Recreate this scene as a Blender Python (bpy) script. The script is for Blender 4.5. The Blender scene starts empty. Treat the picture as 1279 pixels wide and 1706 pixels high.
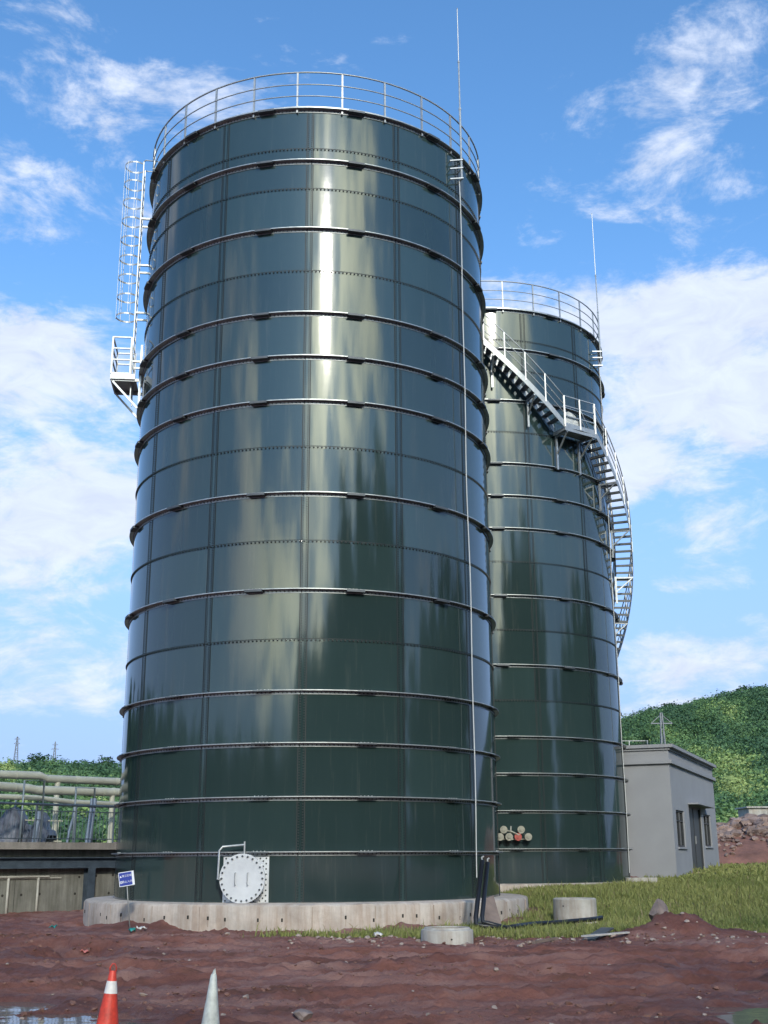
import bpy, math, random
import numpy as np
from mathutils import Vector, Matrix
random.seed(7); rng = np.random.default_rng(7)
C = bpy.context.scene.collection
S = bpy.context.scene
PI = math.pi; rad = math.radians

# ------------------------------------------------------------------ camera
EYE = 1.7
F_PX, PITCH, ROLL = 1971.36, 0.28581, -0.00528
cd = bpy.data.cameras.new('camera'); cam = bpy.data.objects.new('camera', cd); C.objects.link(cam)
c_, s_ = math.cos(PITCH), math.sin(PITCH)
Fv = Vector((0, c_, s_)); U0 = Vector((0, -s_, c_)); R0 = Vector((1, 0, 0))
Rv = R0*math.cos(ROLL) + U0*math.sin(ROLL); Uv = U0*math.cos(ROLL) - R0*math.sin(ROLL)
m = Matrix((Rv, Uv, -Fv)).transposed().to_4x4(); m.translation = (0, 0, EYE)
cam.matrix_world = m
cd.sensor_fit = 'HORIZONTAL'; cd.sensor_width = 36.0; cd.lens = F_PX/1279*36
cd.clip_start = 0.1; cd.clip_end = 8000
S.camera = cam

# ------------------------------------------------------------------ sun, exposure
SUN_EL, SUN_AZ = rad(27.5), rad(10)          # high behind the viewpoint, a little to the right
sd = Vector((math.sin(SUN_AZ)*math.cos(SUN_EL), -math.cos(SUN_AZ)*math.cos(SUN_EL), math.sin(SUN_EL)))
sl = bpy.data.lights.new('sun', 'SUN'); sl.energy = 1.3; sl.angle = rad(4); sl.color = (1, .94, .84)
so = bpy.data.objects.new('sun', sl); C.objects.link(so)
so.rotation_euler = sd.to_track_quat('Z', 'Y').to_euler(); so.location = (0, -20, 60)
S.view_settings.view_transform = 'Standard'; S.view_settings.look = 'None'
S.view_settings.exposure = 0.9; S.view_settings.gamma = 1.0

# ------------------------------------------------------------------ world: Nishita sky with clouds by direction
def nd(t, ty, **k):
    n = t.nodes.new(ty)
    for a, b in k.items():
        if a.startswith('_'): n.inputs[a[1:]].default_value = b
        else: setattr(n, a, b)
    return n
W = bpy.data.worlds.new('World'); S.world = W; W.use_nodes = True
t = W.node_tree; t.nodes.clear(); L = t.links.new
def math_(t, op, a, b=None, c=None, clamp=False):
    n = t.nodes.new('ShaderNodeMath'); n.operation = op; n.use_clamp = clamp
    for i, v in enumerate((a, b, c)):
        if v is None: continue
        if isinstance(v, (int, float)): n.inputs[i].default_value = v
        else: t.links.new(v, n.inputs[i])
    return n.outputs[0]
sky = nd(t, 'ShaderNodeTexSky', sky_type='NISHITA', sun_disc=False, sun_elevation=SUN_EL,
         sun_rotation=math.atan2(sd.x, sd.y), air_density=1.0, dust_density=0.6, ozone_density=1.6, altitude=50)
tc = nd(t, 'ShaderNodeTexCoord')
sep = nd(t, 'ShaderNodeSeparateXYZ'); L(tc.outputs['Generated'], sep.inputs[0])
X_, Y_, Z_ = sep.outputs
az = math_(t, 'MULTIPLY', math_(t, 'ARCTAN2', X_, Y_), 180/PI)
el = math_(t, 'MULTIPLY', math_(t, 'ARCSINE', Z_), 180/PI)
# fBm wisps: two noises over the direction, stretched level
mp = nd(t, 'ShaderNodeMapping'); mp.inputs['Scale'].default_value = (1, 1, 2.1); mp.inputs['Rotation'].default_value = (0, rad(12), 0)
L(tc.outputs['Generated'], mp.inputs['Vector'])
n1 = nd(t, 'ShaderNodeTexNoise', _Scale=8.5, _Detail=14.0, _Roughness=0.66, _Distortion=0.35); L(mp.outputs[0], n1.inputs['Vector'])
n2 = nd(t, 'ShaderNodeTexNoise', _Scale=2.4, _Detail=4.0, _Roughness=0.5); L(mp.outputs[0], n2.inputs['Vector'])
n3 = nd(t, 'ShaderNodeTexNoise', _Scale=22.0, _Detail=8.0, _Roughness=0.6, _Distortion=0.8); L(mp.outputs[0], n3.inputs['Vector'])
# (azimuth, elevation, half width, half height, tilt, weight)
BL = [
 (17.5, 36, 5.0, 2.6, 50, .42), (15.5, 31.5, 3.0, 2.0, 60, .25), (10, 33.5, 2.0, 1.0, 30, .16),
 (13, 25.0, 9.0, 2.2, -8, .62), (15, 20.6, 7.0, 3.2, 10, .62), (20, 23, 5, 4, 0, .5),
 (13, 17.5, 4.0, 1.2, 10, .30), (16.5, 14.6, 4, .7, 0, .30), (15, 12.3, 2.2, .5, 0, .34),
 (16, 9.0, 6.0, 1.6, 5, .45), (17, 6.2, 6, 1.2, 0, .35),
 (-19, 20.0, 6.5, 5.0, -15, .36), (-15.5, 22.5, 4.0, 1.5, 0, .30), (-14, 15.0, 5.0, 1.4, 12, .45), (-20, 14.5, 6, 4.5, 0, .34),
 (-17, 8.5, 8.0, 1.8, 0, .36), (-15, 37.5, 6.0, 3.5, -40, .16), (-11, 32, 6, 3.0, 20, .18), (-20, 30, 6, 4, 0, .15),
 (-6, 38, 5, 2, 20, .2),
 # behind the viewpoint, seen mirrored in the enamel
 (152, 27, 17, 12, 0, .50), (172, 38, 10, 4, 0, .35), (174, 22, 7, 10, 0, .4), (-157, 11.5, 19, 4.2, 0, .75), (-140, 22, 14, 7, 20, .45),
 (100, 14, 15, 4, 0, .3), (-95, 20, 16, 8, 0, .35), (60, 30, 14, 9, 0, .4), (-60, 28, 16, 10, 0, .4)]
tot = None
for a, e, sa, se, tl, w in BL:
    d = math_(t, 'SUBTRACT', az, a)
    if abs(a) > 90: d = math_(t, 'WRAP', d, 180.0, -180.0)
    f = math_(t, 'SUBTRACT', el, e)
    ct, st = math.cos(rad(tl)), math.sin(rad(tl))
    u = math_(t, 'ADD', math_(t, 'MULTIPLY', d, ct/sa), math_(t, 'MULTIPLY', f, st/sa))
    v = math_(t, 'ADD', math_(t, 'MULTIPLY', d, -st/se), math_(t, 'MULTIPLY', f, ct/se))
    r2 = math_(t, 'ADD', math_(t, 'MULTIPLY', u, u), math_(t, 'MULTIPLY', v, v))
    g = math_(t, 'MULTIPLY', math_(t, 'POWER', 2.0, math_(t, 'MULTIPLY', r2, -1.0)), w)
    tot = g if tot is None else math_(t, 'ADD', tot, g)
tot = math_(t, 'MINIMUM', tot, 0.9)
den = math_(t, 'ADD', math_(t, 'MULTIPLY', math_(t, 'SUBTRACT', n1.outputs[0], .5), 2.1), tot)
den = math_(t, 'ADD', den, math_(t, 'MULTIPLY', math_(t, 'SUBTRACT', n2.outputs[0], .5), 0.9))
den = math_(t, 'ADD', den, math_(t, 'MULTIPLY', math_(t, 'SUBTRACT', n3.outputs[0], .5), 0.5))
mr = nd(t, 'ShaderNodeMapRange', interpolation_type='SMOOTHSTEP'); mr.inputs['From Min'].default_value = .20; mr.inputs['From Max'].default_value = .72
L(den, mr.inputs['Value'])
cov = math_(t, 'MULTIPLY', mr.outputs[0], .92)
# milky air low over the horizon
hz = nd(t, 'ShaderNodeMapRange', interpolation_type='SMOOTHSTEP'); L(el, hz.inputs['Value'])
hz.inputs['From Min'].default_value = 32; hz.inputs['From Max'].default_value = 0; hz.inputs['To Max'].default_value = .95
CLOUD, MILK = (4.5, 4.95, 5.9, 1), (2.2, 3.0, 5.2, 1)
tint = nd(t, 'ShaderNodeMix', data_type='RGBA', blend_type='MULTIPLY'); tint.inputs[0].default_value = 1
L(sky.outputs[0], tint.inputs['A']); tint.inputs['B'].default_value = (.72, 1.12, 1.40, 1)
SKYTINT = tint
mx0 = nd(t, 'ShaderNodeMix', data_type='RGBA'); L(hz.outputs[0], mx0.inputs[0]); L(tint.outputs['Result'], mx0.inputs['A']); mx0.inputs['B'].default_value = MILK
# clouds are brighter round the sun
dt = nd(t, 'ShaderNodeVectorMath', operation='DOT_PRODUCT'); L(tc.outputs['Generated'], dt.inputs[0]); dt.inputs[1].default_value = sd
dc = math_(t, 'MAXIMUM', dt.outputs['Value'], 0.0)
gl = math_(t, 'ADD', math_(t, 'MULTIPLY', math_(t, 'POWER', dc, 50.0), 1.2), math_(t, 'MULTIPLY', math_(t, 'POWER', dc, 4.0), 2.2))
shade = math_(t, 'ADD', math_(t, 'MULTIPLY', n3.outputs[0], .5), .72)
shade = math_(t, 'ADD', shade, math_(t, 'MULTIPLY', gl, 2.3))
cc = nd(t, 'ShaderNodeMix', data_type='RGBA', blend_type='MULTIPLY'); cc.inputs[0].default_value = 1; cc.inputs['A'].default_value = CLOUD
cmb = nd(t, 'ShaderNodeCombineXYZ'); wm = math_(t, 'MINIMUM', gl, 1.0)
for i, k_ in enumerate((0.10, 0.04, -0.34)): L(math_(t, 'MULTIPLY', shade, math_(t, 'ADD', math_(t, 'MULTIPLY', wm, k_), 1.0)), cmb.inputs[i])
L(cmb.outputs[0], cc.inputs['B'])
mx = nd(t, 'ShaderNodeMix', data_type='RGBA'); L(cov, mx.inputs[0]); L(mx0.outputs['Result'], mx.inputs['A']); L(cc.outputs['Result'], mx.inputs['B'])
bg = nd(t, 'ShaderNodeBackground', _Strength=0.1); L(mx.outputs['Result'], bg.inputs[0])
wo = nd(t, 'ShaderNodeOutputWorld'); L(bg.outputs[0], wo.inputs[0])

# ------------------------------------------------------------------ helpers
def ray(px, py):
    d = Fv + Rv*((px-639.5)/F_PX) - Uv*((py-853)/F_PX); return d
def at(px, py, Y):
    d = ray(px, py); k = Y/d.y; return Vector((d.x*k, Y, EYE+d.z*k))

def tag(o, label=None, cat=None, group=None, kind=None):
    if label: o['label'] = label
    if cat: o['category'] = cat
    if group: o['group'] = group
    if kind: o['kind'] = kind
    return o
def thing(name, label, cat, loc=(0, 0, 0), rz=0, group=None):
    o = bpy.data.objects.new(name, None); C.objects.link(o); o.location = loc; o.rotation_euler = (0, 0, rz)
    o.empty_display_size = .3
    return tag(o, label, cat, group)
def kids(o): return [c for c in bpy.data.objects if c.parent == o]
def copy_tree(o, parent=None):
    c = o.copy(); C.objects.link(c); c.parent = parent
    for ch in kids(o): copy_tree(ch, c)
    return c

class MB:
    def __init__(s): s.v = []; s.f = []; s.mi = []; s.n = 0
    def add(s, v, f, mi=0):
        v = [tuple(p) for p in v]; s.v += v; s.f += [tuple(i+s.n for i in q) for q in f]; s.mi += [mi]*len(f); s.n += len(v)
    def box(s, c, size, rz=0, mi=0, ax=None):
        hx, hy, hz_ = size[0]/2, size[1]/2, size[2]/2; c = Vector(c)
        if ax is None:
            a = Vector((math.cos(rz), math.sin(rz), 0)); b = Vector((-math.sin(rz), math.cos(rz), 0)); d = Vector((0, 0, 1))
        else: a, b, d = ax
        v = [c + a*(hx*i) + b*(hy*j) + d*(hz_*k) for i in (-1, 1) for j in (-1, 1) for k in (-1, 1)]
        s.add(v, [(0,1,3,2),(4,6,7,5),(0,4,5,1),(2,3,7,6),(0,2,6,4),(1,5,7,3)], mi)
    def bar(s, p, q, w, h, mi=0, up=(0, 0, 1)):
        p, q = Vector(p), Vector(q); d = (q-p); l = d.length; d.normalize(); up = Vector(up)
        if abs(d.dot(up)) > .98: up = Vector((1, 0, 0))
        b = d.cross(up).normalized(); u = b.cross(d).normalized()
        s.box((p+q)/2, (l, w, h), ax=(d, b, u), mi=mi)
    def tube(s, pts, r, n=8, closed=False, mi=0, cap=True):
        pts = [Vector(p) for p in pts]; k = len(pts); v = []
        rs = r if isinstance(r, (list, tuple)) else [r]*k
        prev = None
        for i, p in enumerate(pts):
            if closed: d = pts[(i+1) % k]-pts[i-1]
            else: d = pts[min(i+1, k-1)]-pts[max(i-1, 0)]
            d.normalize()
            if prev is None:
                a = Vector((0, 0, 1)) if abs(d.z) < .9 else Vector((1, 0, 0)); a = (a - d*a.dot(d)).normalized()
            else: a = (prev - d*prev.dot(d)).normalized()
            prev = a; b = d.cross(a)
            for j in range(n):
                th = 2*PI*j/n; v.append(p + a*(rs[i]*math.cos(th)) + b*(rs[i]*math.sin(th)))
        f = []
        for i in range(k if closed else k-1):
            for j in range(n):
                f.append((i*n+j, i*n+(j+1) % n, ((i+1) % k)*n+(j+1) % n, ((i+1) % k)*n+j))
        if cap and not closed: f.append(tuple(range(n-1, -1, -1))); f.append(tuple((k-1)*n+j for j in range(n)))
        s.add(v, f, mi)
    def cyl(s, p, q, r, n=12, mi=0): s.tube([p, q], r, n, mi=mi)
    def lathe(s, prof, n=32, c=(0, 0, 0), mi=0, closed=False):
        v = []; k = len(prof)
        for i in range(n):
            a = 2*PI*i/n
            for r, z in prof: v.append((c[0]+r*math.cos(a), c[1]+r*math.sin(a), c[2]+z))
        f = []
        for i in range(n):
            for j in range(k if closed else k-1):
                f.append((i*k+j, ((i+1) % n)*k+j, ((i+1) % n)*k+(j+1) % k, i*k+(j+1) % k))
        s.add(v, f, mi)
    def build(s, name, mats, parent=None, smooth=False):
        me = bpy.data.meshes.new(name); me.from_pydata(s.v, [], s.f)
        mats = mats if isinstance(mats, (list, tuple)) else [mats]
        for mm in mats: me.materials.append(mm)
        if len(mats) > 1: me.polygons.foreach_set('material_index', s.mi)
        if smooth: me.polygons.foreach_set('use_smooth', [True]*len(s.f))
        me.update()
        if smooth and smooth != 'all': me.set_sharp_from_angle(angle=rad(38))
        o = bpy.data.objects.new(name, me); C.objects.link(o); o.parent = parent
        return o
def np_mesh(name, V, Fq, mat, parent=None, smooth=False, col=None):
    """V (n,3), Fq (m,k) arrays"""
    me = bpy.data.meshes.new(name); V = np.asarray(V, np.float32); Fq = np.asarray(Fq, np.int32)
    me.vertices.add(len(V)); me.vertices.foreach_set('co', V.ravel())
    k = Fq.shape[1]; me.loops.add(Fq.size); me.loops.foreach_set('vertex_index', Fq.ravel())
    me.polygons.add(len(Fq)); me.polygons.foreach_set('loop_start', np.arange(0, Fq.size, k, dtype=np.int32))
    me.polygons.foreach_set('loop_total', np.full(len(Fq), k, np.int32))
    if smooth: me.polygons.foreach_set('use_smooth', np.ones(len(Fq), bool))
    me.materials.append(mat); me.update(calc_edges=True); me.validate()
    if col is not None:
        ca = me.color_attributes.new('tone', 'FLOAT_COLOR', 'POINT')
        ca.data.foreach_set('color', np.asarray(col, np.float32).ravel())
    o = bpy.data.objects.new(name, me); C.objects.link(o); o.parent = parent
    return o

# value noise for terrain
_G = rng.random((256, 256))
def vnoise(x, y):
    xi = np.floor(x).astype(int); yi = np.floor(y).astype(int); fx = x-xi; fy = y-yi
    fx = fx*fx*(3-2*fx); fy = fy*fy*(3-2*fy)
    a = _G[xi & 255, yi & 255]; b = _G[(xi+1) & 255, yi & 255]; c = _G[xi & 255, (yi+1) & 255]; d = _G[(xi+1) & 255, (yi+1) & 255]
    return (a*(1-fx)+b*fx)*(1-fy)+(c*(1-fx)+d*fx)*fy
def fbm(x, y, o=4):
    s = 0; a = .5
    for i in range(o): s = s + a*vnoise(x*2**i+17.3*i, y*2**i+5.1*i); a *= .5
    return s-.47
def ss(a, b, x): u = np.clip((x-a)/(b-a), 0, 1); return u*u*(3-2*u)

# ------------------------------------------------------------------ materials
MATS = {}
def mat(name, col, rough=.7, metal=0.0, var=0.0, vscale=3.0, bump=0.0, bscale=30.0, spec=.5, col2=None, detail=6.0, stretch=None, coord='Object'):
    mm = bpy.data.materials.new(name); mm.use_nodes = True; t = mm.node_tree; b = t.nodes['Principled BSDF']
    b.inputs['Base Color'].default_value = (*col, 1); b.inputs['Roughness'].default_value = rough
    b.inputs['Metallic'].default_value = metal; b.inputs['Specular IOR Level'].default_value = spec
    tc = t.nodes.new('ShaderNodeTexCoord'); src = tc.outputs[coord]
    if stretch:
        mp = t.nodes.new('ShaderNodeMapping'); mp.inputs['Scale'].default_value = stretch; t.links.new(src, mp.inputs[0]); src = mp.outputs[0]
    if var or col2:
        n = nd(t, 'ShaderNodeTexNoise', _Scale=vscale, _Detail=detail, _Roughness=.6); t.links.new(src, n.inputs['Vector'])
        r = t.nodes.new('ShaderNodeValToRGB'); t.links.new(n.outputs[0], r.inputs[0])
        lo = [c*(1-var) for c in col]; hi = list(col2) if col2 else [min(1, c*(1+var)) for c in col]
        r.color_ramp.elements[0].position = .32; r.color_ramp.elements[1].position = .68
        r.color_ramp.elements[0].color = (*lo, 1); r.color_ramp.elements[1].color = (*hi, 1)
        t.links.new(r.outputs[0], b.inputs['Base Color'])
    if bump:
        n = nd(t, 'ShaderNodeTexNoise', _Scale=bscale, _Detail=5.0, _Roughness=.6); t.links.new(src, n.inputs['Vector'])
        bp = nd(t, 'ShaderNodeBump', _Strength=1.0, _Distance=bump); t.links.new(n.outputs[0], bp.inputs['Height']); t.links.new(bp.outputs[0], b.inputs['Normal'])
    MATS[name] = mm; return mm

# enamel: dark green glass-fused steel, slightly buckled sheets that smear reflections up and down
def enamel_mat():
    mm = bpy.data.materials.new('green_enamel'); mm.use_nodes = True; t = mm.node_tree; b = t.nodes['Principled BSDF']; l = t.links.new
    b.inputs['Base Color'].default_value = (.020, .046, .040, 1); b.inputs['Roughness'].default_value = .10
    b.inputs['IOR'].default_value = 1.74
    uv = nd(t, 'ShaderNodeUVMap'); uv.uv_map = 'UVMap'
    sx = nd(t, 'ShaderNodeSeparateXYZ'); l(uv.outputs[0], sx.inputs[0]); PWD = 2*math.pi*4.966/13
    pu = math_(t, 'ADD', math_(t, 'DIVIDE', sx.outputs[0], PWD), 0.5); pv = math_(t, 'DIVIDE', sx.outputs[1], 1.2)
    iu, iv = math_(t, 'FLOOR', pu), math_(t, 'FLOOR', pv)
    hid = math_(t, 'ADD', math_(t, 'MULTIPLY', iu, 7.13), math_(t, 'MULTIPLY', iv, 3.37))
    cb = nd(t, 'ShaderNodeCombineXYZ'); l(sx.outputs[0], cb.inputs[0]); l(sx.outputs[1], cb.inputs[1]); l(hid, cb.inputs[2])
    uv = cb
    wn_ = nd(t, 'ShaderNodeTexWhiteNoise', noise_dimensions='2D'); cb2 = nd(t, 'ShaderNodeCombineXYZ'); l(iu, cb2.inputs[0]); l(iv, cb2.inputs[1]); l(cb2.outputs[0], wn_.inputs['Vector'])
    wc = nd(t, 'ShaderNodeSeparateColor'); l(wn_.outputs['Color'], wc.inputs[0])
    fu = math_(t, 'SUBTRACT', math_(t, 'SUBTRACT', pu, iu), .5); fv = math_(t, 'SUBTRACT', math_(t, 'SUBTRACT', pv, iv), .5)
    tilt = math_(t, 'MULTIPLY', math_(t, 'MULTIPLY', fu, math_(t, 'SUBTRACT', wc.outputs[0], .5)), .030)
    tilt = math_(t, 'ADD', tilt, math_(t, 'MULTIPLY', math_(t, 'MULTIPLY', fv, math_(t, 'SUBTRACT', wc.outputs[1], .5)), .012))
    bul = math_(t, 'MULTIPLY', math_(t, 'MULTIPLY', math_(t, 'MULTIPLY', fu, fu), math_(t, 'SUBTRACT', wc.outputs[2], .35)), .05)
    tilt = math_(t, 'ADD', tilt, bul)
    mp1 = nd(t, 'ShaderNodeMapping'); mp1.inputs['Scale'].default_value = (1, .22, 1); l(uv.outputs[0], mp1.inputs[0])
    a = nd(t, 'ShaderNodeTexNoise', _Scale=1.5, _Detail=3.0, _Roughness=.55); l(mp1.outputs[0], a.inputs['Vector'])
    mp2 = nd(t, 'ShaderNodeMapping'); mp2.inputs['Scale'].default_value = (1, .5, 1); l(uv.outputs[0], mp2.inputs[0])
    c = nd(t, 'ShaderNodeTexNoise', _Scale=.55, _Detail=1.0, _Roughness=.5); l(mp2.outputs[0], c.inputs['Vector'])
    mp3 = nd(t, 'ShaderNodeMapping'); mp3.inputs['Scale'].default_value = (.25, 1, 1); l(uv.outputs[0], mp3.inputs[0])
    d = nd(t, 'ShaderNodeTexNoise', _Scale=3.2, _Detail=2.0, _Roughness=.5); l(mp3.outputs[0], d.inputs['Vector'])
    h = math_(t, 'ADD', math_(t, 'MULTIPLY', a.outputs[0], .0024), math_(t, 'MULTIPLY', c.outputs[0], .008))
    h = math_(t, 'ADD', h, math_(t, 'MULTIPLY', d.outputs[0], .0004))
    mp4 = nd(t, 'ShaderNodeMapping'); mp4.inputs['Scale'].default_value = (1, .07, 1); l(uv.outputs[0], mp4.inputs[0])
    e = nd(t, 'ShaderNodeTexNoise', _Scale=5.0, _Detail=2.0, _Roughness=.5); l(mp4.outputs[0], e.inputs['Vector'])
    h = math_(t, 'ADD', h, math_(t, 'MULTIPLY', e.outputs[0], .0008))
    h = math_(t, 'ADD', h, tilt)
    bp = nd(t, 'ShaderNodeBump', _Strength=1.0, _Distance=1.0); l(h, bp.inputs['Height']); l(bp.outputs[0], b.inputs['Normal'])
    # faint tone drift between sheets and dusty runs
    n = nd(t, 'ShaderNodeTexNoise', _Scale=1.2, _Detail=8.0, _Roughness=.65); l(mp1.outputs[0], n.inputs['Vector'])
    r = t.nodes.new('ShaderNodeValToRGB'); l(n.outputs[0], r.inputs[0])
    r.color_ramp.elements[0].color = (.021, .039, .038, 1); r.color_ramp.elements[1].color = (.031, .053, .053, 1)
    tn = nd(t, 'ShaderNodeMapRange'); l(wn_.outputs['Value'], tn.inputs['Value']); tn.inputs['To Min'].default_value = .80; tn.inputs['To Max'].default_value = 1.25
    mt_ = nd(t, 'ShaderNodeMix', data_type='RGBA', blend_type='MULTIPLY'); mt_.inputs[0].default_value = 1; l(r.outputs[0], mt_.inputs['A'])
    ct_ = nd(t, 'ShaderNodeCombineXYZ'); [l(tn.outputs[0], ct_.inputs[i]) for i in range(3)]; l(ct_.outputs[0], mt_.inputs['B'])
    # pale dust runs, strongest under the seams
    mp5 = nd(t, 'ShaderNodeMapping'); mp5.inputs['Scale'].default_value = (1, .05, 1); l(uv.outputs[0], mp5.inputs[0])
    n6 = nd(t, 'ShaderNodeTexNoise', _Scale=9.0, _Detail=6.0, _Roughness=.7); l(mp5.outputs[0], n6.inputs['Vector'])
    dr = nd(t, 'ShaderNodeMapRange'); l(n6.outputs[0], dr.inputs['Value']); dr.inputs['From Min'].default_value = .56; dr.inputs['From Max'].default_value = .78; dr.inputs['To Max'].default_value = .16
    md_ = nd(t, 'ShaderNodeMix', data_type='RGBA'); l(dr.outputs[0], md_.inputs[0]); l(mt_.outputs['Result'], md_.inputs['A']); md_.inputs['B'].default_value = (.20, .19, .16, 1)
    l(md_.outputs['Result'], b.inputs['Base Color'])
    rr = nd(t, 'ShaderNodeMapRange'); l(n.outputs[0], rr.inputs['Value']); rr.inputs['To Min'].default_value = .04; rr.inputs['To Max'].default_value = .12; l(rr.outputs[0], b.inputs['Roughness'])
    return mm
ENAMEL = enamel_mat()
GALV = mat('galvanised_steel', (.40, .42, .43), .45, .6, var=.18, vscale=9)
RAILM = mat('galvanised_rail', (.40, .415, .42), .45, .45, var=.12, vscale=7)
CAP = mat('bolt_cap', (.012, .018, .02), .5)
SEAL = mat('dark_sealant', (.008, .013, .014), .6)
RINGM = mat('ring_steel', (.46, .48, .48), .40, .6, var=.2, vscale=6)
ROOFM = mat('roof_panel', (.06, .09, .08), .5)
STEEL = mat('stainless_plate', (.72, .74, .76), .30, .25, var=.08, vscale=3, bump=.004, bscale=2.5)
DARKST = mat('tread_steel', (.10, .11, .12), .55, .4, var=.2)
ROPE = mat('pale_cable', (.62, .62, .60), .6)

# ------------------------------------------------------------------ the tanks
R = 4.966; H = 20.4; CO = 1.2; NP = 13; DPH = 2*PI/NP
def P(r, phi, z): return Vector((r*math.sin(phi), -r*math.cos(phi), z))   # phi 0 faces the viewpoint side (-Y)

def arc_prof(mb, prof, ph0, ph1, n, mi=0, caps=False):
    """sweep closed profile [(r,z)] from ph0 to ph1; full turn if 2pi"""
    full = abs(ph1-ph0-2*PI) < 1e-6; k = len(prof); m_ = n if full else n+1; v = []
    for i in range(m_):
        ph = ph0+(ph1-ph0)*i/n
        for r, z in prof: v.append(P(r, ph, z))
    f = []
    for i in range(n):
        a = i*k; b = ((i+1) % m_)*k
        for j in range(k): f.append((a+j, b+j, b+(j+1) % k, a+(j+1) % k))
    if not full: f.append(tuple(range(k-1, -1, -1))); f.append(tuple((m_-1)*k+j for j in range(k)))
    mb.add(v, f, mi)
def rect(r0, r1, z0, z1): return [(r0, z0), (r1, z0), (r1, z1), (r0, z1)]

PA = rad(1.23)                                  # azimuth of the first vertical lap seam
def bolt(mb, r, ph, z, s=.016, h=.018, mi=1):
    e = Vector((math.cos(ph), math.sin(ph), 0)); o = Vector((math.sin(ph), -math.cos(ph), 0)); u = Vector((0, 0, 1)); c = P(r, ph, z)
    v = []
    for k in range(5):
        a = 2*PI*k/5; v.append(c + e*(s*math.cos(a)) + u*(s*math.sin(a)))
    for k in range(5):
        a = 2*PI*k/5; v.append(c + o*h + e*(s*.7*math.cos(a)) + u*(s*.7*math.sin(a)))
    mb.add(v, [(k, (k+1) % 5, 5+(k+1) % 5, 5+k) for k in range(5)]+[(5, 6, 7, 8, 9)], mi)

RINGS = [1, 2, 3, 4, 6, 8, 10, 11, 12, 14, 15.68, 17]
def build_tank(label):
    root = thing('storage_tank', label, 'storage tank')
    # shell: smooth cylinder with UV in metres, lap strips, rows of bolts
    n, mz = 208, 17
    V = []; UVv = []; Fq = []
    for j in range(mz+1):
        for i in range(n+1):
            ph = -PI+2*PI*i/n+PA; V.append(P(R, ph, j*CO)); UVv.append((i/n*2*PI*R, j*CO))
    for j in range(mz):
        for i in range(n): a = j*(n+1)+i; Fq.append((a, a+1, a+n+2, a+n+1))
    mb = MB(); mb.add(V, Fq, 0); nshell = len(Fq)
    for k in range(NP):
        ph = PA+k*DPH; w = .085/R
        arc_prof(mb, rect(R-.01, R+.005, 0.0, H-.01), ph-w, ph+w, 4, 0)
        for sg in (-1, 1):
            arc_prof(mb, rect(R-.012, R+.0075, .0, H-.012), ph+sg*w-.0024, ph+sg*w+.0024, 1, 2)
        z = .05; i = 0
        while z < H-.08:
            for q in (-.045, .045):
                bolt(mb, R+.005, ph+q/R, z+(.03 if q > 0 else 0), .018, .016, 1)
            z += .06
    nb = 26*12
    for k in list(range(1, 17)):
        if k in RINGS: continue
        arc_prof(mb, rect(R-.01, R+.0032, k*CO-.055, k*CO+.012), -PI, PI, 156, 0)
        arc_prof(mb, rect(R-.01, R+.0065, k*CO+.010, k*CO+.024), -PI, PI, 156, 2)
        for i in range(nb): bolt(mb, R+.003, 2*PI*i/nb, k*CO-.02, .025, .034, 1)
    sh = mb.build('shell', [ENAMEL, CAP, SEAL], root, smooth=True)
    me = sh.data; uvl = me.uv_layers.new(name='UVMap')
    li = np.zeros(len(me.loops), np.int32); me.loops.foreach_get('vertex_index', li)
    co = np.zeros(len(me.vertices)*3); me.vertices.foreach_get('co', co); co = co.reshape(-1, 3)[li]
    ang = np.arctan2(co[:, 0], -co[:, 1]); uv = np.stack([ang*R, co[:, 2]], 1)
    nl = nshell*4; vi = li[:nl]; uv[:nl] = np.array(UVv)[vi]
    uvl.data.foreach_set('uv', uv.astype(np.float32).ravel())
    # stiffening rings: steel angle with bolts and a splice plate on every sheet
    for k in RINGS:
        z = k*CO; mb = MB()
        arc_prof(mb, rect(R+.009, R+.135, z, z+.009), -PI, PI, 156, 0)
        arc_prof(mb, rect(R+.003, R+.012, z-.085, z), -PI, PI, 156, 1)
        arc_prof(mb, rect(R+.127, R+.134, z-.012, z), -PI, PI, 156, 0)
        for i in range(nb): bolt(mb, R+.012, 2*PI*(i+.5)/nb, z-.045, .021, .014, 2)
        off = .507 if k > 5 else .62
        for q in range(NP):
            ph = PA+q*DPH+DPH*off; w = .215/R
            arc_prof(mb, rect(R+.014, R+.165, z-(.060 if k > 4 else .03), z-.0035), ph-w, ph+w, 4, 2)
            for e in (-.6, -.2, .2, .6): 
                c = P(R+.07, ph+e*w, z+.009); mb.cyl(c, c+Vector((0, 0, .018)), .012, 6, mi=0)
        mb.build('stiffening_ring', [RINGM, GALV, DARKST], root)
    # low cone roof
    mb = MB(); mb.lathe([(R-.02, H-.06), (R-.02, H+.02), (R*.5, H+.28), (.3, H+.5), (0.0, H+.52)], 64)
    mb.build('roof', ROOFM, root, smooth=True)
    return root

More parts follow.
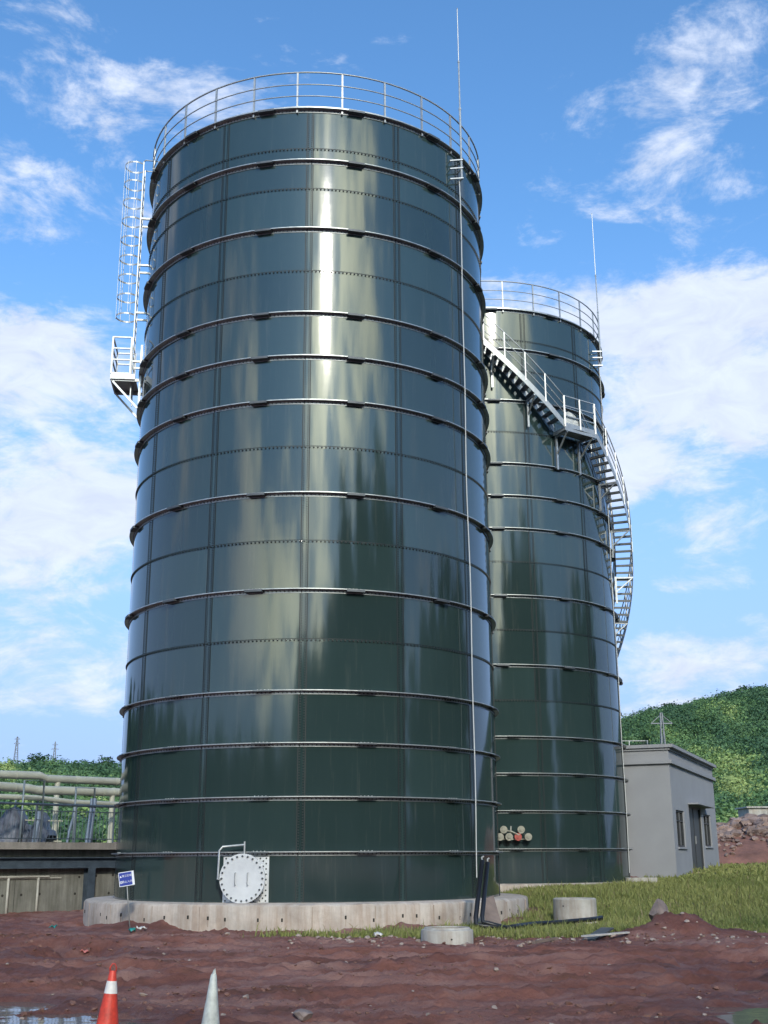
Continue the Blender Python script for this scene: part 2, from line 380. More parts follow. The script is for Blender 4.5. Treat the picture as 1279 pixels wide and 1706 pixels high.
def build_guardrail(root):
    g = MB(); rr = R+.06
    for h, r_ in ((1.14, .024), (.76, .017), (.40, .017)):
        g.tube([P(rr, 2*PI*i/96, H+h) for i in range(96)], r_, 6, closed=True)
    gr = g.build('guardrail', RAILM, root, smooth='all')
    for i in range(26):
        ph = rad(-2.9+13.846*i); p = MB(); p.bar(P(rr-.012, ph, H-.12), P(rr-.012, ph, H+1.13), .045, .045, up=P(1, ph, 0))
        for h in (.40, .76): 
            p.box(P(rr+.012, ph, H+h), (.05, .03, .05), rz=ph)
        p.build('post', RAILM, gr)
    tb = MB(); arc_prof(tb, rect(rr-.03, rr-.024, H+.03, H+.1), -PI, PI, 104); tb.build('toe_board', RAILM, gr)
    return gr

def build_rod(root, ph, z0, z1, cable_to):
    rr = R+.27; r = MB()
    x = P(rr, ph, 0)
    zs = [z0, z0+2.15, z0+2.15, z0+3.9, z0+3.9, z1]; 
    r.tube([P(rr, ph, z0), P(rr, ph, z0+2.3)], .032, 8); r.tube([P(rr, ph, z0+2.3), P(rr, ph, z0+3.9)], .023, 8)
    r.tube([P(rr, ph, z0+3.9), P(rr, ph, z1-.05)], .013, 6); r.tube([P(rr, ph, z1-.05), P(rr, ph, z1)], [.02, .006], 6)
    r.lathe([(.0, 0), (.04, .0), (.04, .07), (.0, .07)], 8, (x.x, x.y, z0+2.27)); 
    r.lathe([(.0, 0), (.032, .0), (.032, .06), (.0, .06)], 8, (x.x, x.y, z0+3.87))
    ro = r.build('lightning_rod', RAILM, root, smooth=True)
    for dz in (.03, .36, .62):
        b = MB(); b.bar(P(R+.005, ph-.035, z0+dz), P(rr+.06, ph, z0+dz), .035, .035); b.bar(P(R+.005, ph+.035, z0+dz), P(rr+.03, ph, z0+dz), .03, .03)
        b.build('bracket', GALV, ro)
    c = MB(); pts = []
    for i in range(60):
        u = i/59; z = z0+(cable_to-z0)*u
        pts.append(P(R+.19+.012*math.sin(u*23), ph+.004*math.sin(u*11), z))
    c.tube(pts, .013, 5); c.build('down_cable', ROPE, ro)

def build_ladder(root):
    ph = rad(-83.5); o = P(1, ph, 0); e = Vector((math.cos(ph), math.sin(ph), 0)); 
    zb, zt = 13.7, H+1.1; so_ = .34
    lad = MB()
    for sg in (-1, 1):
        lad.bar(P(R+so_, ph, zb)+e*(sg*.24), P(R+so_, ph, zt)+e*(sg*.24), .055, .03, up=o)
    la = lad.build('caged_ladder', RAILM, root)
    z = zb+.2; 
    rg = []
    while z < zt-.1:
        r = MB(); r.cyl(P(R+so_, ph, z)-e*.24, P(R+so_, ph, z)+e*.24, .014, 6); r.build('rung', RAILM, la); z += .3
    z = zb+1.2
    while z < H:
        for sg in (-1, 1):
            b = MB(); b.bar(P(R+.02, ph, z)+e*(sg*.24), P(R+so_, ph, z)+e*(sg*.24), .06, .05); b.build('standoff', GALV, la)
        z += 1.55
    # cage
    z0c, z1c = 16.4, H+1.05; nh = 9; rc = .31
    def cage(a, z): return P(R+so_+.27, ph, z) + o*(rc*math.cos(a)) + e*(rc*math.sin(a))
    for i in range(nh):
        z = z0c+(z1c-z0c)*i/(nh-1); h = MB()
        angs = [rad(-135+270*k/20) for k in range(21)]
        pts = [P(R+so_, ph, z)-e*.24]+[cage(a, z) for a in angs]+[P(R+so_, ph, z)+e*.24]
        for k in range(len(pts)-1): h.bar(pts[k], pts[k+1], .008, .05)
        h.build('cage_hoop', RAILM, la)
    for k, a in enumerate((-100, -50, 0, 50, 100)):
        s = MB(); s.bar(cage(rad(a), z0c-.05)+o*.002, cage(rad(a), z1c+.05), .05 if k != 1 else .07, .008, up=o); s.build('cage_strap', RAILM, la)
    s = MB()
    # exit hoops onto the roof
    for sg in (-1, 1):
        s.tube([P(R+so_, ph, zt)+e*(sg*.24), P(R+so_-.05, ph, zt+.02)+e*(sg*.3), P(R-.1, ph, zt)+e*(sg*.3), P(R-.1, ph, H)+e*(sg*.3)], .022, 6)
    s.build('walk_through_rail', RAILM, la)
    # rest platform
    zf = 14.32; ph2 = rad(-84)
    pl = MB(); r0, r1, w = R+.2, R+.88, .58
    def q(r, s_, z): return P(r, ph2, z)+e*s_
    def slab(z0, z1): 
        v = [q(r0, -w, z0), q(r1, -w, z0), q(r1, w, z0), q(r0, w, z0), q(r0, -w, z1), q(r1, -w, z1), q(r1, w, z1), q(r0, w, z1)]
        pl.add(v, [(0,3,2,1),(4,5,6,7),(0,1,5,4),(1,2,6,5),(2,3,7,6),(3,0,4,7)])
    slab(zf-.03, zf)
    for a, b in (((r0, -w), (r1, -w)), ((r1, -w), (r1, w)), ((r1, w), (r0, w))):
        pl.bar(q(a[0], a[1], zf-.02), q(b[0], b[1], zf-.02), .05, .16)
    pf = pl.build('rest_platform', RAILM, root)
    hr = MB()
    for h in (.12, .5, .85, 1.2):
        pts = [q(r0+.15, -w, zf+h), q(r1, -w, zf+h), q(r1, w, zf+h), q(r0+.15, w, zf+h)]
        for a, b in zip(pts, pts[1:]): 
            if h == .12: hr.bar(a-Vector((0, 0, .06)), b-Vector((0, 0, .06)), .006, .1)
            else: hr.bar(a, b, .04, .04)
    hr.build('handrail', RAILM, pf)
    for a, b in ((r0+.15, -w), (r1, -w), (r1, w), (r0+.15, w)):
        p_ = MB(); p_.bar(q(a, b, zf+.06), q(a, b, zf+1.2), .05, .05, up=o); p_.build('post', RAILM, pf)
    for s_ in (-w+.06, w-.06):
        b = MB(); b.bar(q(R+.1, s_, zf-.1), q(r1, s_, zf-.1), .06, .08); b.bar(q(R+.1, s_, zf-.95), q(r1-.05, s_, zf-.15), .055, .055); b.bar(q(R+.06, s_, zf-1.05), q(R+.06, s_, zf+1.0), .06, .06, up=o)
        b.build('support_bracket', GALV, pf)

def build_manhole(root):
    ph = rad(-12.7); zc = .637; o = P(1, ph, 0); e = Vector((math.cos(ph), math.sin(ph), 0)); u = Vector((0, 0, 1))
    pa = rad(-12.9); mb = MB()                      # bolted reinforcing plate behind the cover
    def plate(ph0, ph1, z0, z1, r0, r1): arc_prof(mb, rect(r0, r1, z0, z1), ph0, ph1, 8)
    plate(pa-.108, pa+.108, .121, 1.10, R+.004, R+.02)
    for i in range(15):
        for j in range(17):
            x = -1+2*(i+.5)/15; z = .13+.96*(j+.5)/17
            if (i+j) % 2: continue
            if (x*.118*R)**2+(z-zc)**2 < .38**2: continue
            bolt(mb, R+.02, pa+x*.102, z, .021, .02, 1)
    pl = mb.build('manhole_plate', [STEEL, CAP], root)
    c = P(R+.02, ph, zc)
    def disc(mb, r0, r1, d0, d1, n=40):
        v = []
        for i in range(n):
            a = 2*PI*i/n; w = e*math.cos(a)+u*math.sin(a)
            for r_, d in ((r0, d0), (r1, d0), (r1, d1), (r0, d1)): v.append(c+w*r_+o*d)
        mb.add(v, [(i*4+j, ((i+1) % n)*4+j, ((i+1) % n)*4+(j+1) % 4, i*4+(j+1) % 4) for i in range(n) for j in range(4)])
    nk = MB(); disc(nk, .40, .43, 0, .26); nk.build('neck', STEEL, pl, smooth=True)
    cv = MB(); disc(cv, .0, .53, .26, .275); disc(cv, .40, .53, .245, .2599)
    cvr = cv.build('cover', STEEL, pl, smooth=True)
    for i in range(24):
        b = MB(); a = 2*PI*i/24; p_ = c+(e*math.cos(a)+u*math.sin(a))*.475+o*.275
        b.cyl(p_, p_+o*.03, .022, 6); b.build('bolt', DARKST, cvr)
    for s_ in (-.15, .14):
        h = MB(); h.tube([c+e*s_+u*.12+o*.27, c+e*s_+u*.12+o*.33, c+e*s_-u*.14+o*.33, c+e*s_-u*.14+o*.27], .011, 6); h.build('handle', GALV, cvr)
    d = MB(); d.tube([c-e*.50-u*.02+o*.29, c-e*.56-u*.02+o*.29, c-e*.56+u*.60+o*.25, c-e*.50+u*.68+o*.2, c+u*.72+o*.16], .024, 8)
    d.cyl(c+u*.72+o*.16-u*.24, c+u*.72+o*.16+u*.07, .022, 6)
    d.build('davit_arm', RAILM, pl, smooth=True)

T1 = Vector((-2.02254, 32.49541, EYE-1.01669)); T2 = Vector((3.81108, 44.90292, EYE-.87427))
tank1 = build_tank('dark green bolted enamel tank in front, larger in view, with round silver manhole cover')
tank2 = copy_tree(tank1); tank2['label'] = 'dark green bolted tank standing behind, wrapped by the galvanised spiral staircase'
for t_ in (tank1, tank2): t_['group'] = 'green bolted storage tanks'
gr1 = build_guardrail(tank1)
gr2 = copy_tree(gr1, tank2); gr2.rotation_euler.z = rad(-4.35)
build_rod(tank1, rad(54.65), 19.46, 25.25, .6)
build_ladder(tank1); build_manhole(tank1)
# short rod on the far left of the rim
r = MB(); p0 = P(R+.1, rad(-112), H); r.tube([p0, p0+Vector((0, 0, 2.7))], .018, 6); r.tube([p0+Vector((0, 0, 2.7)), p0+Vector((0, 0, 2.76))], .05, 6); r.tube([p0+Vector((0, 0, 2.76)), p0+Vector((0, 0, 4.1))], .008, 5)
r.build('lightning_rod', RAILM, tank1)
ROT2 = rad(15.684-1.229)
tank1.location = T1; tank2.location = T2; tank2.rotation_euler.z = ROT2

# ---- spiral staircase of the rear tank (built in unrotated tank coordinates)
def build_stairs(root):
    ri, ro = R+.16, R+.80; ZL = 15.72; a0, a1 = 27.7, 42.65
    st = MB()
    up = lambda a: ZL+.100*(a0-a); dn = lambda a: ZL-.1075*(a-a1)
    def strg(r, fa, A, B, hgt=.22):
        n = int(abs(B-A)/2)+1; v = []; f = []
        for i in range(n+1):
            a = A+(B-A)*i/n; z = fa(a)
            for rr_, zz in ((r-.005, z-.05), (r+.005, z-.05), (r+.005, z+hgt), (r-.005, z+hgt)): v.append(P(rr_, rad(a), zz))
            if i < n: f += [(i*4+j, i*4+4+j, i*4+4+(j+1) % 4, i*4+(j+1) % 4) for j in range(4)]
        f += [(3, 2, 1, 0), tuple(n*4+j for j in range(4))]
        st.add(v, f)
    top, bot = -22.0, 186.0
    for rr_ in (ri, ro): strg(rr_, up, top, a0); strg(rr_, dn, a1, bot)
    s = st.build('spiral_staircase', RAILM, root)
    def tread(a, z, parent=s):
        w = 1.15; m_ = MB(); arc_prof(m_, rect(ri+.006, ro-.006, z-.02, z+.02), rad(a-w), rad(a+w), 2)
        arc_prof(m_, rect(ri+.006, ro-.006, z-.06, z-.02), rad(a-w), rad(a-w+.12), 1); m_.build('tread', DARKST, s)
    a = a0-2.2
    while a > top: tread(a, up(a)+.08); a -= 2.3
    a = a1+2.2
    while a < 128: tread(a, dn(a)+.08); a += 2.15
    # landing
    ld = MB(); arc_prof(ld, rect(R+.1, ro+.03, ZL-.03, ZL), rad(a0), rad(a1), 2)
    lo_ = rad(a0); 
    ld.bar(P(ro+.04, rad(a0), ZL-.05), P(ro+.04, rad(a1), ZL-.05), .01, .2); ld.bar(P(R+.1, rad(a0), ZL-.07), P(ro+.04, rad(a0), ZL-.07), .05, .12); ld.bar(P(R+.1, rad(a1), ZL-.07), P(ro+.04, rad(a1), ZL-.07), .05, .12)
    ldo = ld.build('landing', RAILM, s)
    # rails
    for tag_, fa, A, B in (('u', up, top, a0), ('d', dn, a1, 186)):
        hr = MB(); n = int(abs(B-A)/2)+1
        for h, r_ in ((1.18, .021), (.84, .016), (.52, .016)):
            hr.tube([P(ro, rad(A+(B-A)*i/n), fa(A+(B-A)*i/n)+h) for i in range(n+1)], r_, 6)
            if tag_ == 'd': hr.tube([P(ri, rad(A+(B-A)*i/n), fa(A+(B-A)*i/n)+h) for i in range(n+1)], r_, 6)
        hr.build('handrail', RAILM, s, smooth='all')
        a = A if tag_ == 'd' else B
        while (a >= A and a <= B):
            p_ = MB(); p_.bar(P(ro, rad(a), fa(a)+.1), P(ro, rad(a), fa(a)+1.18), .04, .04)
            p_.build('post', RAILM, s)
            if tag_ == 'd' and a < 140:
                p_ = MB(); p_.bar(P(ri, rad(a), fa(a)+.1), P(ri, rad(a), fa(a)+1.18), .035, .035); p_.build('post', RAILM, s)
            a += 7.0 if tag_ == 'd' else -7.4
    hr = MB()
    A_, B_ = P(ro+.03, rad(a0), ZL), P(ro+.03, rad(a1), ZL)
    for h in (1.18, .80, .42): hr.bar(A_+Vector((0, 0, h)), B_+Vector((0, 0, h)), .035, .035)
    hr.bar(A_+Vector((0, 0, .08)), B_+Vector((0, 0, .08)), .006, .14)
    hr.build('handrail', RAILM, ldo)
    for k in (0, .5, 1): p_ = MB(); q_ = A_.lerp(B_, k); p_.bar(q_, q_+Vector((0, 0, 1.18)), .045 if k < 1 else .07, .045); p_.build('post', RAILM, ldo)
    # brackets from the shell
    def bracket(a, z, drop=.85):
        b = MB(); b.bar(P(R+.1, rad(a), z), P(ro, rad(a), z), .06, .06); b.bar(P(R+.13, rad(a), z+.05), P(R+.13, rad(a), z-drop), .07, .07, up=P(1, rad(a), 0)); b.bar(P(R+.13, rad(a), z-.55*drop), P(ro-.05, rad(a), z-.03), .045, .045)
        b.build('support_bracket', GALV, s)
    bracket(a0+1, ZL-.16, 1.25); bracket(a1-1.5, ZL-.16, 1.25)
    for a in (-14, 1.5, 16): bracket(a, up(a)-.1, 1.0)
    for a in (56, 70, 84, 98, 112, 126, 140, 155, 170): bracket(a, dn(a)-.06, 1.0)
    # galvanised mesh screen on the landing
    sc = MB()
    for i in range(12):
        q_ = A_.lerp(B_, .03+.42*i/11)-P(.06, rad(a0), 0); hgt = .62-.24*((i-4)/7.5)**2
        sc.bar(q_+Vector((0, 0, .02)), q_+Vector((0, 0, hgt)), .014, .014)
    for j in range(6):
        sc.bar(A_.lerp(B_, .03)-P(.06, rad(a0), 0)+Vector((0, 0, .05+.075*j)), A_.lerp(B_, .45)-P(.06, rad(a0), 0)+Vector((0, 0, .05+.075*j)), .012, .012)
    sc.build('mesh_screen', GALV, ldo)
    return s
stairs = build_stairs(tank2); stairs.rotation_euler.z = -ROT2
hold = bpy.data.objects.new('x', None); C.objects.link(hold)
build_rod(hold, rad(62.5), 19.2, 25.9, .4)
for k_ in kids(hold): k_.parent = tank2; k_.rotation_euler.z = -ROT2
bpy.data.objects.remove(hold)
# valve cluster near the foot of the rear tank
VALV = mat('pale_valve', (.36, .35, .29), .45, .3, var=.25, vscale=12); VRED = mat('red_valve', (.45, .10, .08), .5)
vm = MB(); o_ = None
def vp(px, py, off):
    d = ray(px, py); X, Y = T2.x, T2.y; a = d.x**2+d.y**2; b = -2*(d.x*X+d.y*Y); c = X*X+Y*Y-(R+off)**2
    k = (-b-math.sqrt(b*b-4*a*c))/(2*a); q = d*k; return Vector((q.x-X, q.y-Y, q.z+EYE-T2.z))
vs = [(833, 1394), (848, 1394), (863, 1394), (880, 1394), (839, 1382), (868, 1382)]
vroot = None
mani = MB(); mani.tube([vp(839, 1383, .3), vp(852, 1385, .34), vp(864, 1391, .34), vp(873, 1381, .3)], .028, 6); mani.tube([vp(851, 1376, .3), vp(850, 1392, .3)], .026, 6); mani.tube([vp(833, 1398, .22), vp(880, 1398, .22)], .02, 6)
vroot = mani.build('valve_manifold', VALV, tank2, smooth='all'); vroot.rotation_euler.z = -ROT2
for i, (a, b) in enumerate(vs):
    q0, q1 = vp(a, b, 0), vp(a, b, .32); m_ = MB(); m_.cyl(q0, q1, .07, 10); d_ = (q1-q0).normalized(); m_.cyl(q1, q1+d_*.03, .12, 16); m_.cyl(q1+d_*.031, q1+d_*.06, .045, 8); m_.cyl(q0+d_*.12, q0+d_*.15, .12, 14)
    m_.build('valve', VRED if i == 2 else VALV, vroot, smooth=True)

# ------------------------------------------------------------------ concrete footings
def concrete(name, col, rust=False, stains=.35):
    mm = bpy.data.materials.new(name); mm.use_nodes = True; t = mm.node_tree; b = t.nodes['Principled BSDF']; l = t.links.new
    b.inputs['Roughness'].default_value = .88; tc = nd(t, 'ShaderNodeTexCoord')
    n = nd(t, 'ShaderNodeTexNoise', _Scale=1.3, _Detail=10.0, _Roughness=.68); l(tc.outputs['Object'], n.inputs['Vector'])
    r = t.nodes.new('ShaderNodeValToRGB'); l(n.outputs[0], r.inputs[0]); r.color_ramp.elements[0].position = .33; r.color_ramp.elements[1].position = .66
    r.color_ramp.elements[0].color = (*[c*.72 for c in col], 1); r.color_ramp.elements[1].color = (*[c*1.12 for c in col], 1)
    mp = nd(t, 'ShaderNodeMapping'); mp.inputs['Scale'].default_value = (3.0, 3.0, .25); l(tc.outputs['Object'], mp.inputs[0])
    n2 = nd(t, 'ShaderNodeTexNoise', _Scale=1.6, _Detail=8.0, _Roughness=.7); l(mp.outputs[0], n2.inputs['Vector'])
    r2 = t.nodes.new('ShaderNodeValToRGB'); l(n2.outputs[0], r2.inputs[0]); r2.color_ramp.elements[0].position = .38; r2.color_ramp.elements[1].position = .62
    k = (.62, .50, .42) if rust else (.6, .6, .58)
    r2.color_ramp.elements[0].color = (*k, 1); r2.color_ramp.elements[1].color = (1, 1, 1, 1)
    mx = nd(t, 'ShaderNodeMix', data_type='RGBA', blend_type='MULTIPLY'); mx.inputs[0].default_value = stains+.3; l(r.outputs[0], mx.inputs['A']); l(r2.outputs[0], mx.inputs['B']); l(mx.outputs['Result'], b.inputs['Base Color'])
    nb_ = nd(t, 'ShaderNodeTexNoise', _Scale=14.0, _Detail=6.0, _Roughness=.7); l(tc.outputs['Object'], nb_.inputs['Vector'])
    bp = nd(t, 'ShaderNodeBump', _Strength=1.0, _Distance=.012); l(nb_.outputs[0], bp.inputs['Height']); l(bp.outputs[0], b.inputs['Normal'])
    return mm
CONC = concrete('footing_concrete', (.55, .49, .43), rust=True); CONCW = concrete('wall_concrete', (.235, .235, .21), stains=.7); HOLE = mat('tie_hole', (.03, .028, .025), .9)
CONCP = concrete('pale_concrete', (.50, .49, .45), rust=True, stains=.35)
def footing(loc, label, rf, bottom, marks):
    root = thing('concrete_footing', label, 'tank footing', loc, group='round concrete footings under the tanks')
    mb = MB(); n = 160; prof = [(0, .118), (rf-.10, .118), (rf-.02, .095), (rf, .06), (rf+.01, -.25), (rf, bottom)]
    rr_ = random.Random(4); v = []; k = len(prof)
    for i in range(n):
        ph = 2*PI*i/n; j1 = rr_.uniform(-.012, .012); j2 = rr_.uniform(-.02, .008)
        for q, (r_, z) in enumerate(prof):
            v.append(P(max(0, r_+(j1 if q > 2 else 0)), ph, z+(j2 if 1 < q < 4 else 0)))
    f = [(i*k+j, i*k+j+1, ((i+1) % n)*k+j+1, ((i+1) % n)*k+j) for i in range(n) for j in range(k-1)]
    mb.add(v, f)
    if marks:
        for i in range(34):                              # formwork tie holes with drips, and board joints
            ph = rad(-88+5.3*i+rr_.uniform(-1.5, 1.5))
            if rr_.random() < .25: continue
            z = -.20+rr_.uniform(-.05, .05)
            w = .02/rf; arc_prof(mb, rect(rf-.02, rf+.0185, z-.04, z+.035), ph-w, ph+w, 1, 1)
            if rr_.random() < .6: arc_prof(mb, rect(rf-.02, rf+.0175, z-.10-rr_.random()*.15, z-.05), ph-w*.25, ph+w*.25, 1, 2)
        for i in range(14):
            ph = rad(-90+13.6*i+rr_.uniform(-2, 2)); arc_prof(mb, rect(rf-.02, rf+.016, -.62, .05), ph-.0011, ph+.0011, 1, 2)
    ft = mb.build('footing_block', [CONC, HOLE, mat('rust_drip', (.34, .27, .22), .9)], root, smooth=True)
    return root
f1 = footing(T1, 'round pale concrete footing with tie holes under the front tank', 5.68, -.75, True)
f2 = footing(T2, 'round concrete footing half buried in grass under the rear tank', 5.45, -.5, False)

# ------------------------------------------------------------------ ground
PUD = [(5.0, 14.2, 1.15, 1.2), (5.6, 17.0, .9, .5), (4.7, 18.3, .8, .4), (5.6, 19.6, .8, .5), (-3.9, 13.4, 1.3, 1.15), (-4.9, 15.8, .7, .55), (-5.5, 22.2, .8, .8), (-7.1, 23.7, .8, .2), (-5.4, 20.6, .9, .2)]
WATER = -.035
TRK = [(16.2, .10, .012), (17.6, .10, .012), (13.4, -.16, .02), (14.7, -.16, .02), (20.2, .04, -.010), (21.6, .04, -.010), (18.6, -.12, .008), (23.4, .02, .004), (12.3, .22, 0), (19.4, .30, -.02), (22.6, -.20, .01)]
FLAT = [(-2.63, 12.0, .55, .03), (-1.606, 11.6, .5, .03), (2.5, 26.1, .75, .17), (1.18, 24.3, .6, .10), (4.5, 30.0, .8, .22)]
def in_grass(x, y):
    """0 bare mud .. 1 full grass"""
    edge = 24.9 + 1.0*fbm(x*.45, y*0+3.0, 4)*2 + 1.1*np.exp(-((x-5.7)/1.0)**2) - 1.2*ss(8.5, 12, x)*0
    g = ss(-.25, .55, y-edge+fbm(x*1.6, y*1.6, 3)*1.2)
    g = g*ss(1.0, 2.6, x+fbm(x*.7, y*.7+9, 3)*2.0)
    g2 = ss(0, .5, 1-((x-.9)/1.9)**2-((y-25.6)/.9)**2)          # weeds by the concrete ring
    g3 = ss(-.3, .8, 1-((x+1.0)/2.0)**2-((y-25.6)/.5)**2)*.35
    d = np.hypot(x-T1.x, y-T1.y)
    g = np.maximum(np.maximum(g, g2*.8), g3)
    g = g*(1-.96*ss(1.0, .75, np.hypot((x-4.5)/.95, (y-29.6)/1.1)))*(1-.9*ss(1.0, .8, np.hypot((x-2.6)/1.0, (y-26.3)/.9)))
    g = g*(d > 5.7)*(.25+.75*ss(5.9, 6.5, d))*(np.hypot(x-T2.x, y-T2.y) > 5.5)
    return g*(y < 64)
def wet_and_rut_shade(x, y):  # wet mud and puddle edges, plus shade painted into the ruts
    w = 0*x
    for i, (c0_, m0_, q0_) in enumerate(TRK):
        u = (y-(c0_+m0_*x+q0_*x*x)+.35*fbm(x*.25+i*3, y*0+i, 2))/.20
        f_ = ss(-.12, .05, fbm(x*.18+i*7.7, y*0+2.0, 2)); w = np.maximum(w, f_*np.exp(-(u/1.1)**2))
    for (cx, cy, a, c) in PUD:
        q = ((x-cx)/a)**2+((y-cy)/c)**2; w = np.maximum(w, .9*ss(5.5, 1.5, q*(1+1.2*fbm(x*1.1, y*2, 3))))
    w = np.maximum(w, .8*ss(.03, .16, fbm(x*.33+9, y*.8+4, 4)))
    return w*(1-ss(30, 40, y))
def ground_h(x, y, detail=True):
    b = .2*ss(13, 26, y)
    rise = .62*ss(29, 40, y)+.30*ss(40, 48, y)+.22*ss(46, 58, y)
    b = b+rise*ss(0.5, 4.5, x-.05*(y-27))
    # plateau behind the retaining wall on the left
    wl = 37+(x+11.62)*1.042
    b = b+1.75*ss(.30, .7, y-wl)*ss(-3.5, -7.0, x)
    b = b+ .36*np.exp(-(((x-5.85)/.55)**4+((y-25.2)/.5)**2)) + .15*np.exp(-(((x-5.0)/.5)**2+((y-24.9)/.4)**2)) + .12*np.exp(-(((x-6.6)/.5)**2+((y-24.9)/.4)**2))
    far = ss(60, 120, y)
    b = b*(1-far)+2.0*far
    if detail:
        near = ss(62, 45, y)*(1-ss(30, 60, np.abs(x)))
        mud = 1-in_grass(x, y)
        # tyre ruts run across the view
        w = fbm(x*.12, y*.5+3, 3)*2.2
        rut = np.abs(np.sin((y*.9+.10*x+w*1.3)*2.1))**.7
        yy = y+.6*fbm(x*.3, y*.3, 2)
        b = b+near*(mud*(.17*(fbm(x*.35, yy*1.1, 4))+.06*(rut-.6)*ss(.1, -.1, fbm(x*.2+4, y*.15, 2))
                 + .15*np.maximum(0, fbm(x*1.4, yy*5.0, 5)-.03)+.17*np.abs(fbm(x*4, y*7, 4))+.15*np.maximum(0, fbm(x*11, y*15, 3))*ss(-.08, .1, fbm(x*.6, y*1.2, 3))) + .10*fbm(x*.4, y*.4, 3))
        b = b+near*mud*.18*np.maximum(0, fbm(x*.9+3, y*1.4, 4))*ss(23, 26, y)
        # soil banked on the footing
        d = np.hypot(x-T1.x, y-T1.y); b = b+.20*ss(6.9, 5.7, d)*np.maximum(0, fbm(x*.8+1, y*.8, 4)+.12)*2
        b = b-.025*near*mud
        for i, (c0_, m0_, q0_) in enumerate(TRK):
            u = (y-(c0_+m0_*x+q0_*x*x)+.35*fbm(x*.25+i*3, y*0+i, 2))/.20
            f_ = ss(-.12, .05, fbm(x*.18+i*7.7, y*0+2.0, 2))
            tread = .5+.5*np.sin(x*17+u*2.5+i)
            b = b+near*mud*f_*(-(.105-.03*tread)*np.exp(-u*u)+(.075+.05*vnoise(x*5, y*5))*np.exp(-((np.abs(u)-1.75)/.55)**2))
        for (cx, cy, rr_, zz_) in FLAT:
            k = np.exp(-(((x-cx)/rr_)**2+((y-cy)/rr_)**2)**2); b = b*(1-k)+zz_*k
        for (cx, cy, a, c) in PUD:
            q = ((x-cx)/a)**2+((y-cy)/c)**2; q = q*(1+1.6*fbm(x*1.3, y*2.4, 4))
            k = ss(2.6, .35, q); base = WATER-.05
            b = b*(1-k)+k*(base+.17*fbm(x*1.5, y*4, 4))
    return b
def soil_mat():
    mm = bpy.data.materials.new('red_mud'); mm.use_nodes = True; t = mm.node_tree; b = t.nodes['Principled BSDF']; l = t.links.new
    tc = nd(t, 'ShaderNodeTexCoord')
    mp = nd(t, 'ShaderNodeMapping'); mp.inputs['Scale'].default_value = (.55, 1.3, 1); l(tc.outputs['Object'], mp.inputs[0])
    n = nd(t, 'ShaderNodeTexNoise', _Scale=.9, _Detail=12.0, _Roughness=.7, _Distortion=.4); l(mp.outputs[0], n.inputs['Vector'])
    r = t.nodes.new('ShaderNodeValToRGB'); l(n.outputs[0], r.inputs[0]); e = r.color_ramp.elements
    e[0].position = .30; e[0].color = (.13, .062, .042, 1); e[1].position = .72; e[1].color = (.46, .265, .21, 1)
    m_ = e.new(.46); m_.color = (.27, .112, .086, 1); m2 = e.new(.56); m2.color = (.32, .165, .138, 1)
    # earth under grass is browner
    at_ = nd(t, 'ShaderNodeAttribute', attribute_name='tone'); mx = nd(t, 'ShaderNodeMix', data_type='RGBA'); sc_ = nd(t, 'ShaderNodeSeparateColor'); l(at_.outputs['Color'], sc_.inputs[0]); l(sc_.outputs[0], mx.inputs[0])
    wt = nd(t, 'ShaderNodeMix', data_type='RGBA', blend_type='MULTIPLY'); l(math_(t, 'MULTIPLY', sc_.outputs[1], .9), wt.inputs[0]); l(r.outputs[0], wt.inputs['A']); wt.inputs['B'].default_value = (.60, .54, .53, 1)  # darker colour for wet mud and for painted rut shadow
    l(wt.outputs['Result'], mx.inputs['A'])
    n5 = nd(t, 'ShaderNodeTexNoise', _Scale=2.0, _Detail=8.0, _Roughness=.7); l(tc.outputs['Object'], n5.inputs['Vector'])
    r5 = t.nodes.new('ShaderNodeValToRGB'); l(n5.outputs[0], r5.inputs[0]); r5.color_ramp.elements[0].color = (.045, .062, .018, 1); r5.color_ramp.elements[1].color = (.085, .11, .035, 1)
    l(r5.outputs[0], mx.inputs['B']); l(mx.outputs['Result'], b.inputs['Base Color'])
    n2 = nd(t, 'ShaderNodeTexNoise', _Scale=.6, _Detail=6.0, _Roughness=.6); l(mp.outputs[0], n2.inputs['Vector'])
    rr_ = nd(t, 'ShaderNodeMapRange'); l(n2.outputs[0], rr_.inputs['Value']); rr_.inputs['From Min'].default_value = .35; rr_.inputs['From Max'].default_value = .62; rr_.inputs['To Min'].default_value = .75; rr_.inputs['To Max'].default_value = .95
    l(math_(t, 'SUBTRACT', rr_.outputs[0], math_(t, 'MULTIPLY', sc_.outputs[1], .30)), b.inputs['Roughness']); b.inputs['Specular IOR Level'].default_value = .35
    n3 = nd(t, 'ShaderNodeTexNoise', _Scale=14.0, _Detail=10.0, _Roughness=.8); l(tc.outputs['Object'], n3.inputs['Vector'])
    bp = nd(t, 'ShaderNodeBump', _Strength=1.0, _Distance=.07); l(n3.outputs[0], bp.inputs['Height']); l(bp.outputs[0], b.inputs['Normal'])
    return mm
SOIL = soil_mat()
ang = np.concatenate([np.radians(np.linspace(-180, -26, 60, endpoint=False)), np.radians(np.linspace(-26, 26, 620, endpoint=False)), np.radians(np.linspace(26, 180, 60))])
dist = np.concatenate([np.linspace(.5, 9, 12, endpoint=False), 9*np.exp(np.linspace(0, math.log(36/9), 560, endpoint=False)), 36*np.exp(np.linspace(0, math.log(70/36), 120, endpoint=False)), 70*np.exp(np.linspace(0, math.log(5000/70), 40))])
A_, D_ = np.meshgrid(ang, dist); gx = D_*np.sin(A_); gy = D_*np.cos(A_); gz = ground_h(gx, gy)
nr, nc = gx.shape; V = np.stack([gx, gy, gz], -1).reshape(-1, 3); idx = np.arange(nr*nc).reshape(nr, nc)
